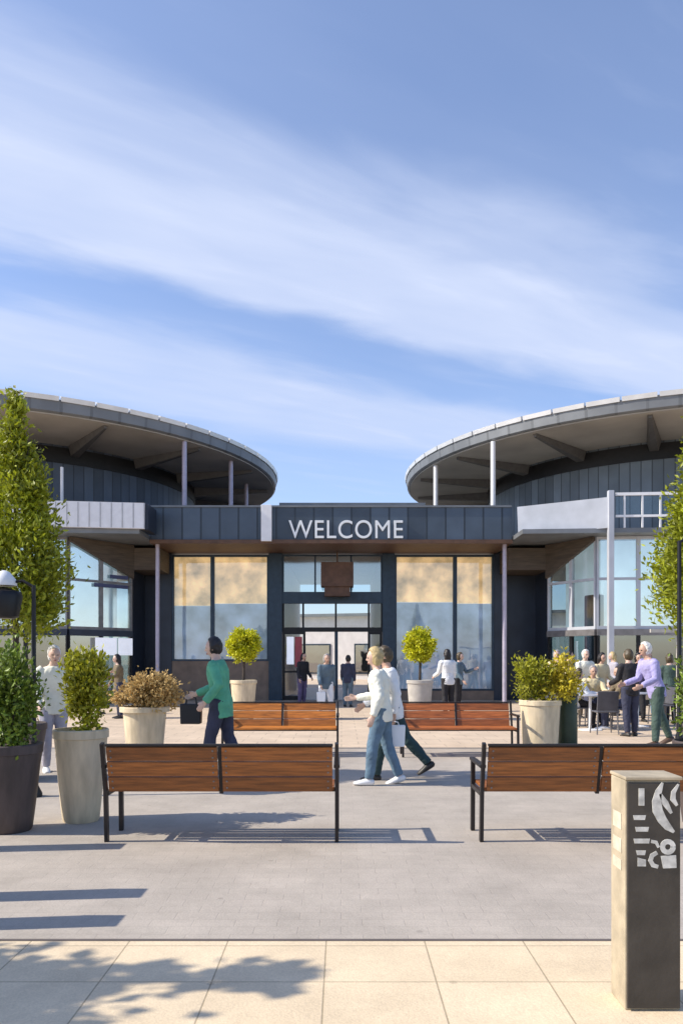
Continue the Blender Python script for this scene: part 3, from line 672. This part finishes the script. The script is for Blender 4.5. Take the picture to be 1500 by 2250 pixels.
    # glazed ground floor wall in two facets, brown infill in its upper inner corner
    A = Vector((-7.22, 26.6)) if sg < 0 else Vector((7.12, 26.6)); Bm = Vector((-8.75, 24.75)) if sg < 0 else Vector((8.15, 24.75)); B2 = Vector((-16.5, 24.1)) if sg < 0 else Vector((16.5, 24.1))
    MB().box(*sorted((A.x-cx, A.x+.12*sg-cx)), 26.6-cy, 28.38-cy, 0, 5.4).build('return_wall', M['navy'], r)
    x0_, x1_ = sorted(((6.2 if sg < 0 else 5.7)*sg-cx, A.x-.01*sg-cx))
    MB().box(x0_, x1_, 26.5-cy, 28.36-cy, wz(1252, 26.5), 5.30).build('dropped_soffit', M['brownclad'], r)
    d1_ = (Bm-A).normalized(); nrm = Vector((d1_.y, -d1_.x)); nrm = nrm if nrm.y < 0 else -nrm
    tri = [(A, wz(1272, 26.6), 5.40), (Bm, 5.28, 5.40)]
    vs = []
    for off_ in (.03, .16):
        for p_, z0_, z1_ in tri:
            q_ = p_+nrm*off_; vs += [(q_.x-cx, q_.y-cy, z0_), (q_.x-cx, q_.y-cy, z1_)]
    MB().add(vs, [(0,1,3,2),(4,6,7,5),(0,2,6,4),(1,5,7,3),(0,4,5,1),(2,3,7,6)]).build('bulkhead', M['brownclad'], r)
    for A, B, edges in ((A, Bm, None), (Bm, B2, [0, 1.3, 2.6, 3.9, 5.2, 6.5])):
     first = edges is None
     d = (B-A); Ln = d.length; d.normalize(); rz = math.atan2(d.y, d.x)
     edges = [0, Ln*.5, Ln] if first else edges+[Ln]
     def sb(mb, u0, u1, v0, v1, z0, z1):
        mt = Matrix.Translation((A.x-cx, A.y-cy, 0)) @ Matrix.Rotation(rz, 4, 'Z')
        mb.box(u0, u1, v0, v1, z0, z1, 0, mt); return mb
     fs = 1 if sg < 0 else -1       # side that faces the viewer
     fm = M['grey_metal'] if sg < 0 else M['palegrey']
     def vv(a, b): return tuple(sorted((a*fs, b*fs)))
     for i in range(len(edges)-1):
         u0, u1 = edges[i], edges[i+1]; t = .06
         f = MB(); a, b = vv(-.06, .06)
         for q in ((u0, u0+t, 2.45, 5.4), (u1-t, u1, 2.45, 5.4), (u0+t, u1-t, 2.45, 2.55), (u0+t, u1-t, 5.32, 5.4), (u0+t, u1-t, 4.02, 4.1)): sb(f, q[0], q[1], a, b, q[2], q[3])
         wnd = f.build('window', fm, r)
         for z0, z1 in ((2.55, 4.02), (4.1, 5.32)):
             p = MB(); a, b = vv(.0, .012); sb(p, u0+t, u1-t, a, b, z0, z1); p.build('pane', M['glass'], wnd)
         f2 = MB(); a, b = vv(-.05, .05)
         for q in ((u0, u0+t, 0, 2.25), (u1-t, u1, 0, 2.25), (u0+t, u1-t, 0, .2)): sb(f2, q[0], q[1], a, b, q[2], q[3])
         sf = f2.build('shopfront', M['black'], r)
         p = MB(); a, b = vv(.0, .012); sb(p, u0+t, u1-t, a, b, .2, 2.25); p.build('pane', M['glass_t'], sf)
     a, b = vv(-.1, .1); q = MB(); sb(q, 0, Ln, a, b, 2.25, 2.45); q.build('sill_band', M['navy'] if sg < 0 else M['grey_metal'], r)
     # shop interior behind the glass
     a, b = vv(-.75, -.7); q = MB(); sb(q, .1, Ln-.05, a, b, 2.46, 5.38); q.build('glow_backing', M['teal_glow'] if sg < 0 else M['grey_glow'], r)  # backing added behind the upper panes, glows to make them paler
     a, b = vv(-1.6, -1.5); q = MB(); sb(q, .2, Ln-.2, a, b, .01, 2.29); q.build('shop_back_wall', M['dark_in'], r)
     a, b = vv(-2.0, -.12); q = MB(); sb(q, .1, Ln-.1, a, b, 2.30, 2.42); q.build('mezzanine_floor', M['grey_glow'], r)  # shares the added glow of the backing
     if sg < 0 and first:
         for u0, u1 in ((.08, .62), (.70, 1.5)):
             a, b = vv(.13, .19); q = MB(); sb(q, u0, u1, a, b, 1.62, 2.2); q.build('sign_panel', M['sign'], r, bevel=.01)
         a, b = vv(.07, .1); q = MB(); sb(q, .2, 1.5, a, b, 3.88, 4.0); sb(q, .2, .9, a, b, 4.2, 4.32); q.build('name_band', M['blueline'], r)
         pass
     elif first:
         a, b = vv(-.6, -.3); q = MB(); sb(q, 1.3, 1.9, a, b, 2.5, 3.6); q.build('dark_panel', M['dark_in'], r, bevel=.05)  # added dark block for a dark shape in the glass
    return r
pl_ = pavilion(-1, 'left', 'round pavilion with dark slate drum and shaded overhanging roof at left')
pr_ = pavilion(1, 'right', 'round pavilion with sunlit stepped roof rim and white terrace railing at right')

# plaza beyond the passage
sh = empty('shop_building', (2, 56, 0), R(-16), label='white rendered shop building seen in sunlight through the open doors', cat='building')
MB().box(-14, 14, 0, 8, 0, 4.6).build('wall', M['shopwhite'], sh)
MB().box(-14.2, 14.2, -.4, 8.2, 4.602, 4.8).build('roof', M['roofedge'], sh)
for x in (-8, -4.2, .2, 4.5):
    w_ = MB().box(x-1.3, x+1.3, -.06, -.003, .4, 2.6).build('window', M['frame_b'], sh)
    MB().box(x-1.2, x+1.2, -.075, -.063, .5, 2.5).build('pane', M['glass_t'], w_)

# ---------------------------------------------------------------- cafe furniture
def cafe_table(X, Y, label):
    r = empty('cafe_table', (X, Y, 0), 0, label=label, cat='table', group='cafe tables on the terrace')
    MB().lathe([(.36,.72),(.37,.73),(.37,.745),(.36,.75)], 28).build('tabletop', M['table'], r, smooth=True)
    MB().tube((0,0,.02),(0,0,.72),.03).build('pedestal', M['white'], r, smooth=True)
    MB().lathe([(.24,0),(.24,.015),(.05,.03)], 24).build('base', M['white'], r, smooth=True)
    return r
t1 = cafe_table(wx(1296, 16.3), 16.3, 'round cafe table with a pale pedestal nearest the yellow shrub')
def cafe_chair(X, Y, rz, label):
    r = empty('cafe_chair', (X, Y, 0), rz, label=label, cat='chair', group='grey cafe chairs on the terrace')
    MB().box(-.21, .21, -.21, .21, .43, .46).build('seat', M['chair'], r, bevel=.012)
    b = MB(); m_ = Matrix.Translation((0, -.21, .66)) @ Matrix.Rotation(R(9), 4, 'X'); b.box(-.21, .21, -.015, .015, -.19, .2, 0, m_); b.build('backrest', M['chair'], r, bevel=.01)
    for x in (-.19, .19):
        for y in (-.19, .19): MB().tube((x*1.12, y*1.12, 0), (x, y, .43), .014).build('leg', M['grey_metal'], r)
    return r
c1 = cafe_chair(wx(1327, 15.5), 15.5, 0, 'grey cafe chair with its back to the camera beside the pale pedestal table')
dup(t1, (wx(1400, 17.2), 17.2, 0), 0, 'round cafe table behind the man in lilac')
CH2 = [(1262, 16.7, -1.4, 'grey cafe chair left of the pale pedestal table'), (1372, 16.4, 1.5, 'grey cafe chair carrying the seated person in brown'),
       (1300, 17.4, 3.1, 'grey cafe chair carrying the seated person in beige'), (1452, 17.6, 1.6, 'empty grey cafe chair at the right edge of the terrace'), (1215, 17.3, 2.8, 'grey cafe chair half hidden behind the yellow-green shrub')]
for px, Y, a, lb in CH2: dup(c1, (wx(px, Y), Y, 0), a, lb)
# terrace screen frame at the right edge
Ys = 15.4; r = empty('terrace_screen', (wx(1490, Ys), Ys, 0), 0, label='pale steel framed glass screen at the right edge of the cafe terrace', cat='screen')
MB().bar((0,0,0), (0,0,2.12), .07, .07).build('post', M['pot_g'], r, bevel=.008)
MB().bar((.055,0,2.06), (2.6,0,2.06), .06, .07).bar((.055,0,.12), (2.6,0,.12), .06, .07).build('rail', M['pot_g'], r)
MB().box(.06, 2.6, -.006, .006, .155, 2.02).build('glass_pane', M['glass_c'], r)
MB().bar((-.055,0,2.06), (-.56,0,2.06), .06, .07).build('arm', M['pot_g'], r)

# ---------------------------------------------------------------- people
def solid(mb, name, mats, parent, vox, smooth=4, folds=0):
    """fuse overlapping closed lofts into one continuous surface"""
    me = mb.mesh(name, mats); o = bpy.data.objects.new(name, me); COL.objects.link(o)
    rm = o.modifiers.new('r', 'REMESH'); rm.mode = 'VOXEL'; rm.voxel_size = vox; rm.use_smooth_shade = True
    sm_ = o.modifiers.new('s', 'SMOOTH'); sm_.iterations = smooth; sm_.factor = .5
    d = bpy.context.evaluated_depsgraph_get(); d.update()
    nm = bpy.data.meshes.new_from_object(o.evaluated_get(d)); nm.name = name
    o.modifiers.clear(); o.data = nm; bpy.data.meshes.remove(me)
    if len(nm.materials) == 0:
        for m in (mats if isinstance(mats, (list, tuple)) else [mats]): nm.materials.append(m)
    for p in nm.polygons: p.use_smooth = True; p.material_index = 0
    if folds:
        ns = [v.normal.copy() for v in nm.vertices]; sd = rnd.uniform(0, 50)
        for v, n_ in zip(nm.vertices, ns):
            p = v.co; q = Vector((p.x*9+p.z*5, p.y*9-p.z*4, p.z*7+sd))
            v.co = p+n_*folds*(NZ.noise(q)+.6*(1-abs(NZ.noise(q*1.9))*2.2))
    if parent: o.parent = parent
    return o
def person(label, X, Y, yaw, Ht, pose, top, bottom, hair, shoe, skin='skin', hairstyle='short', vox=.011, group=None, sitz=None, coat=False, sleeve=1.0, z=0):
    """local frame: facing +x, left is +y. pose angles in degrees, forward positive"""
    k = Ht/1.75
    P = dict(lean=4, lt=0, lk=4, rt=0, rk=4, ls=0, le=15, rs=0, re=15, lo=8, ro=8, hp=0)
    P.update(pose); lean = R(P['lean']); u = Vector((sin(lean), 0, cos(lean))); fw = Vector((cos(lean), 0, -sin(lean)))
    pel = Vector((0, 0, 0)); S = lambda v: tuple(Vector(v)*k)
    legs = []
    for sgn, t_, kn in ((1, 'lt', 'lk'), (-1, 'rt', 'rk')):
        a = R(P[t_]); b = a-R(P[kn]); hip = Vector((0, .09*sgn, -.02))
        knee = hip+Vector((sin(a), .01*sgn, -cos(a)))*.43; ank = knee+Vector((sin(b), 0, -cos(b)))*.42
        # heel lifts when the shin trails behind
        fp = min(0, b*.75) if sitz is None else 0
        fd = Vector((cos(fp), .08*sgn, sin(fp))).normalized()
        legs.append((hip, knee, ank, fd))
    lowest = min(min(l[2].z-.075, (l[2]+l[3]*.17).z-.062) for l in legs)
    off = Vector((0, 0, -lowest)) if sitz is None else Vector((0, 0, sitz/k+.11))
    T = lambda v: (Vector(v)+off)*k
    arms = []
    for sgn, s_, e_, o_ in ((1, 'ls', 'le', 'lo'), (-1, 'rs', 're', 'ro')):
        a = R(P[s_]); b = a+R(P[e_]); ol = R(P[o_]); sh_ = pel+u*.455+Vector((0, .175*sgn, 0))
        el = sh_+Vector((sin(a)*cos(ol), sgn*sin(ol), -cos(a)*cos(ol)))*.29
        wr = el+Vector((sin(b), sgn*.02, -cos(b))).normalized()*.25
        arms.append((sh_, el, wr, (wr-el).normalized(), sgn))
    hc = pel+u*.585+Vector((.028, 0, .07)); hf = Matrix.Rotation(lean*.4+R(P['hp']), 3, 'Y')
    root = empty('person', (X, Y, z), yaw, label=label, cat='person', group=group)
    kk = k
    def rr(*a): return [((x[0]+0)*kk, (x[1]+0)*kk) if isinstance(x, tuple) else x*kk for x in a]
    def torso(mb, g, lo=-.09, hi=.535):
        st = [(lo,.10,.15),(-.02,.112,.165),(.07,.10,.148),(.16,.092,.138),(.27,.105,.155),(.37,.11,.172),(.44,.092,.178),(.485,.07,.12),(hi,.055,.062)]
        mb.loft([T(pel+u*h) for h, a, b in st], rr(*[(a+g, b+g) for h, a, b in st]), 20)
    def arm(mb, A, g, full=True, upto=1.0):
        sh_, el, wr, d, sgn = A
        mid = sh_.lerp(el, .5); fm = el.lerp(wr, .45)
        if upto >= 1: pts = [sh_+Vector((0,-.03*sgn,.0)), sh_+Vector((0,.01*sgn,-.02)), mid, el, fm, wr]; rad = [.05, .056, .048, .041, .04, .029]
        else: pts = [sh_+Vector((0,-.03*sgn,.0)), sh_+Vector((0,.01*sgn,-.02)), mid, el.lerp(mid,.2)]; rad = [.05, .056, .05, .046]
        mb.loft([T(p) for p in pts], rr(*[x+g for x in rad]), 12)
    def leg(mb, Lg, g, upto=1.0):
        hip, knee, ank, fd = Lg; th = hip.lerp(knee, .35); cf_ = knee.lerp(ank, .3)
        mb.loft([T(hip+Vector((0,0,.05))), T(th), T(hip.lerp(knee,.75)), T(knee), T(cf_), T(knee.lerp(ank,.7)), T(ank)], rr(*[x+g for x in (.088,.083,.066,.056,.058,.045,.038)]), 14)
    def foot(mb, Lg, g):
        hip, knee, ank, fd = Lg; dn = Vector((fd.z, 0, -fd.x)).normalized()
        c = ank+dn*.04
        mb.loft([T(c-fd*.065), T(c-fd*.04+dn*.003), T(c+fd*.02), T(c+fd*.10+dn*.012), T(c+fd*.165+dn*.018), T(c+fd*.195+dn*.02)], rr(*[(a+g, b+g) for a, b in ((.012,.018),(.034,.032),(.04,.036),(.026,.044),(.018,.038),(.008,.018))]), 12)
    # body: one continuous skin with face and fingers
    mb = MB(); torso(mb, -.008)
    for A in arms:
        arm(mb, A, 0); sh_, el, wr, d, sgn = A
        sdv = Vector((0, 1, 0)); sdv = (sdv-sdv.dot(d)*d).normalized(); nn = d.cross(sdv)*sgn      # nn: back of hand direction-ish
        # palm: flat in the plane of d and a forward vector
        wv = (Vector((1,0,0))-Vector((1,0,0)).dot(d)*d); wv = wv.normalized() if wv.length > .2 else Vector((0,0,1))
        pn = d.cross(wv).normalized()*(-1 if d.cross(wv).y*sgn > 0 else 1)        # palm faces the body
        mb.loft([T(wr-d*.01), T(wr+d*.03), T(wr+d*.085)], rr((.018,.026),(.015,.036),(.012,.038)), 10, side=wv)
        for q, (w0, ln) in enumerate(((.028,.07),(.010,.079),(-.010,.074),(-.028,.058))):
            b0 = wr+d*.08+wv*w0; b1 = b0+d*ln*.5+pn*.008; b2 = b1+d*ln*.36+pn*(.02+.004*q); b3 = b2+d*ln*.16+pn*.02
            mb.loft([T(b0-d*.02), T(b0), T(b1), T(b2), T(b3)], rr(.0095,.0095,.009,.0082,.006), 8)
        tb = wr+d*.03+wv*.028; mb.loft([T(tb-wv*.02), T(tb+wv*.012+d*.02+pn*.006), T(tb+wv*.024+d*.045+pn*.014), T(tb+wv*.024+d*.065+pn*.022)], rr(.012,.0115,.010,.007), 8)
    for Lg in legs: leg(mb, Lg, 0); foot(mb, Lg, 0)
    nb = pel+u*.50; mb.loft([T(nb-u*.05), T(nb), T(nb.lerp(hc, .45)), T(hc-Vector((.012,0,.01)))], rr((.066,.085),(.058,.064),(.056,.057),(.054,.054)), 14)
    def hp(v): return T(hc+hf @ Vector(v))
    def face(d, p):
        x, y, z_ = p
        if z_ < 0: f = 1+.32*z_/.118; x = x*f+(.012*(-z_/.118)); y *= f
        if x < 0: x *= 1.04
        ez = z_+.002
        for s_ in (-1, 1):
            q = ((y-.031*s_)/.018)**2+(ez/.014)**2
            if d.x > 0: x -= .009*math.exp(-q)
        if d.x > 0: x += .005*math.exp(-((z_-.024)/.012)**2-(y/.05)**2)
        return Vector((x, y, z_))
    hb = MB(); hb.ball((0,0,0), (.095,.077,.118), 28, 20, 0, face)
    hb.loft([(.083,0,.012),(.094,0,-.008),(.101,0,-.028),(.095,0,-.04)], [(.006,.007),(.009,.009),(.012,.014),(.006,.010)], 10)
    hb.loft([(.072,0,-.062),(.087,0,-.066),(.084,0,-.076),(.072,0,-.08)], [(.006,.022),(.008,.022),(.007,.02),(.006,.018)], 10)
    for s_ in (-1, 1): hb.ball((-.008, .078*s_, -.01), (.018,.009,.031), 10, 8)
    mb.add([hp(v) for v in hb.v], hb.f)
    bd = solid(mb, 'body', [M[skin], M['eye'], M['lip']], root, vox if vox < .012 else .012, 3)
    inv = hf.inverted()
    for p in bd.data.polygons:
        l = inv @ (Vector(p.center)/k-off-hc)
        if l.x > .055 and abs(l.z+.002) < .008 and abs(abs(l.y)-.031) < .013: p.material_index = 1
        elif l.x > .066 and abs(l.z+.071) < .008 and abs(l.y) < .022: p.material_index = 2
    # clothes
    mb = MB(); torso(mb, .022, -.20 if coat else -.15, .50)
    for A in arms: arm(mb, A, .015, upto=sleeve)
    solid(mb, 'coat' if coat else 'top', M[top], root, .013 if vox > .01 else .0105, 4, .0075)
    mb = MB(); mb.loft([T(pel+u*h) for h in (-.1, -.03, .05)], rr((.108,.163),(.118,.172),(.106,.155)), 18)
    for Lg in legs: leg(mb, Lg, .016)
    solid(mb, 'trousers', M[bottom], root, .013 if vox > .01 else .0105, 4, .0065)
    if vox < .0115:
        mb = MB(); hs = (.455, .478, .498); pts = [T(pel+u*h) for h in hs]
        mb.loft(pts, rr((.098,.125),(.085,.10),(.074,.084)), 18); mb.build('collar', M[top], root, smooth=True)
    for Lg in legs:
        mb = MB(); foot(mb, Lg, .009); mb.build('shoe', M[shoe], root, smooth=True)
    # hair cap, thick at the crown, open over the face
    def hairf(d, p):
        x, y, z_ = p
        if d.x > .35 and d.z < .62: x *= .7; z_ = max(z_, -.05); y *= .88
        return Vector((x, y, z_))
    hb = MB(); hb.ball((-.012, 0, .016), (.104,.09,.122), 22, 16, 0, hairf)
    if hairstyle == 'long':
        hb.loft([(-.03,0,.06),(-.055,0,-.03),(-.06,0,-.14),(-.05,0,-.22)], [(.06,.085),(.06,.092),(.045,.09),(.02,.06)], 14)
    if hairstyle == 'bob': hb.loft([(-.02,0,.05),(-.035,0,-.03),(-.035,0,-.1)], [(.075,.09),(.075,.096),(.045,.08)], 14)
    h2 = MB(); h2.add([hp(v) for v in hb.v], hb.f); solid(h2, 'hair', M[hair], root, .008, 1, .009)
    return root, [Matrix.Rotation(yaw, 4, 'Z') @ T(A[2]+A[3]*.09) + Vector((X, Y, z)) for A in arms]

LEFT, RIGHT, AWAY, NEAR = pi, 0, pi/2, -pi/2
pA, hA = person('blond walker in a cream top, blue jeans and white shoes heading left', wx(838, 9.2), 9.2, LEFT-.12, 1.66, dict(lean=6, lt=14, lk=8, rt=-8, rk=14, ls=-10, le=30, rs=8, re=75, lo=14), 'c_cream', 'c_jean', 'h_blond', 'shoe_w', 'skin_p', 'bob', .0085)
pB, hB = person('dark-haired walker in a white top and dark trousers striding left', wx(862, 9.65), 9.65, LEFT+.05, 1.72, dict(lean=8, lt=20, lk=10, rt=-26, rk=16, ls=-18, le=26, rs=14, re=40, lo=12), 'c_white', 'c_teal', 'h_brown', 'shoe_d', 'skin', 'short', .0085)
pC, hC = person('person in a green jacket and navy trousers stepping left in front of the rear bench', wx(486, 9.7), 9.7, LEFT-.1, 1.80, dict(lean=7, lt=15, lk=10, rt=-9, rk=14, ls=-22, le=62, rs=14, re=55, lo=22), 'c_green', 'c_navy', 'h_dark', 'shoe_d', 'skin_p', 'short', .0085, coat=True)
pD, hD = person('white-haired person in cream top and lilac-grey trousers between the shrub planters', wx(118, 10.3), 10.3, NEAR+.5, 1.70, dict(lean=3, ls=20, le=70, rs=10, re=30), 'c_cream', 'c_grey', 'h_white', 'shoe_w', 'skin_p', 'short', .010)
pE, hE = person('person in slate top and pale trousers walking out of the doors with a bag', wx(716, 19.5), 19.5, NEAR+.35, 1.66, dict(lt=14, lk=6, rt=-12, rk=14, ls=-10, re=25, rs=8), 'c_slate', 'c_white', 'h_grey', 'shoe_w', 'skin', 'bob', .012)
pF, hF = person('person in slate clothes standing in the open doorway', wx(764, 24.2), 24.2, AWAY-.2, 1.64, dict(ls=6, rs=-6), 'c_navy', 'c_slate', 'h_dark', 'shoe_d', 'skin', 'short', .012)
pG, hG = person('person all in black standing left of the open doorway', wx(664, 25.2), 25.2, NEAR+.8, 1.72, dict(le=40), 'c_black', 'c_purple', 'h_dark', 'shoe_d', 'skin', 'long', .012)
pH, hH = person('person in a white top with purple-dark hair right of the grey pot', wx(984, 20.5), 20.5, AWAY+.4, 1.78, dict(ls=15, le=50, rs=5), 'c_white', 'c_black', 'h_dark', 'shoe_d', 'skin', 'long', .012)
pI, hI = person('white-haired man in a lilac shirt and dark green trousers leaning at the terrace edge', wx(1440, 13.4), 13.4, LEFT+.15, 1.84, dict(lean=16, lt=6, lk=4, rt=-18, rk=6, ls=4, le=62, rs=12, re=58, lo=12), 'c_lilac', 'c_dgreen', 'h_white', 'shoe_b', 'skin', 'short', .010)
pJ, hJ = person('seated person in a beige top at the pale pedestal table', wx(1300, 17.4), 17.4, 3.1+pi/2, 1.76, dict(lean=8, lt=84, lk=84, rt=82, rk=84, ls=35, le=50, rs=35, re=50), 'c_beige', 'c_navy', 'h_grey', 'shoe_d', 'skin', 'short', .012, sitz=.46)
pK, hK = person('seated person in brown with dark hair facing left at the terrace', wx(1372, 16.4), 16.4, 1.5+pi/2, 1.76, dict(lean=10, lt=84, lk=80, rt=80, rk=90, ls=30, le=55, rs=35, re=45), 'c_brown', 'c_navy', 'h_dark', 'shoe_w', 'skin', 'short', .012, sitz=.46)
pL, hL = person('person in pale beige clothes standing behind the yellow-green shrub', wx(1224, 18.4), 18.4, NEAR-.4, 1.74, dict(ls=8, rs=20, re=50), 'c_beige', 'c_black', 'h_grey', 'shoe_d', 'skin_p', 'short', .012)
pM, hM = person('person in cream with grey hair standing at the back of the cafe tables', wx(1283, 19.6), 19.6, NEAR+.3, 1.76, dict(ls=18, le=60, rs=5), 'c_cream', 'c_brown', 'h_white', 'shoe_d', 'skin_p', 'short', .012)

CR = [(1262, 16.7, -1.4+pi/2, 'seated person in white with brown hair at the left of the pale pedestal table', 'c_white', 'c_black', 'h_brown', 1),
      (1400, 18.6, NEAR, 'person in dusty purple standing just left of the lilac shirt', 'c_purple', 'c_black', 'h_dark', 0),
      (1350, 20.4, LEFT, 'person in pale lilac-grey walking left at the back of the terrace', 'c_grey', 'c_navy', 'h_blond', 0),
      (1246, 20.8, RIGHT, 'person in brown walking right near the shop glass, behind the yellow shrub', 'c_brown', 'c_jean', 'h_dark', 0),
      (1472, 17.9, AWAY, 'person in a dark green top standing by the glass screen at the right edge', 'c_dgreen', 'c_black', 'h_brown', 0),
      (1318, 18.8, NEAR+.5, 'person in beige with dark hair standing behind the seated group', 'c_beige', 'c_brown', 'h_dark', 0),
      (1384, 15.0, AWAY+.3, 'person in black with brown hair standing just left of the leaning man', 'c_black', 'c_navy', 'h_brown', 0),
      (1422, 20.2, NEAR, 'person in white standing at the back under the right glazing', 'c_white', 'c_jean', 'h_dark', 0),
      (262, 19.5, LEFT+.4, 'person in brown walking left beyond the dried hydrangea', 'c_brown', 'c_navy', 'h_dark', 0),
      (204, 21.0, RIGHT, 'person in black standing under the white boards at left', 'c_black', 'c_jean', 'h_brown', 0),
      (1006, 22.0, RIGHT-.5, 'person in slate blue beside the person in white near the right windows', 'c_slate', 'c_black', 'h_brown', 0)]
for k, (px, Y, yw, lb, tp, bt, hr, st) in enumerate(CR):
    ps = dict(lean=8, lt=84, lk=84, rt=82, rk=88, ls=30, le=60, rs=35, re=50) if st else dict(lt=12*(k%2), lk=6, rt=-12*(k%2), rk=12*(k%2)+2, ls=-10+k*4, le=20+k*6, rs=8, re=30)
    person(lb, wx(px, Y), Y, yw, 1.64+.035*((k*5)%4), ps, tp, bt, hr, 'shoe_d', 'skin' if k%2 else 'skin_p', ('short', 'bob', 'long')[k%3], .012, sitz=.46 if st else None)

def bag(name, hand, w_, h_, d_, m, label, rz=0, drop=.16):
    r = empty(name, (hand.x, hand.y, hand.z-drop-h_), rz, label=label, cat='bag')
    o = MB(); o.add([(-w_/2*.92,-d_/2,0),(w_/2*.92,-d_/2,0),(w_/2*.92,d_/2,0),(-w_/2*.92,d_/2,0),(-w_/2,-d_/3,h_),(w_/2,-d_/3,h_),(w_/2,d_/3,h_),(-w_/2,d_/3,h_)], [(3,2,1,0),(4,5,6,7),(0,1,5,4),(1,2,6,5),(2,3,7,6),(3,0,4,7)])
    o.build('bag_body', m, r, bevel=.012)
    for y in (-d_/4, d_/4): MB().loft([(-w_/4, y, h_-.01), (-w_/5, y*.5, h_+drop*.7), (0, 0, h_+drop), (w_/5, y*.5, h_+drop*.7), (w_/4, y, h_-.01)], [.006]*5, 6).build('handle', m, r)
    return r
bag('shopping_bag', hC[1], .28, .26, .14, M['bag_b'], 'black bag carried by the person in the green jacket', LEFT, .1)
bag('shopping_bag', hB[0], .30, .26, .12, M['bag_w'], 'white bag carried by the dark-haired walker', LEFT, .05)
bag('shopping_bag', hE[1], .22, .24, .10, M['bag_w'], 'pale bag carried by the person walking out of the doors', 0, .1)
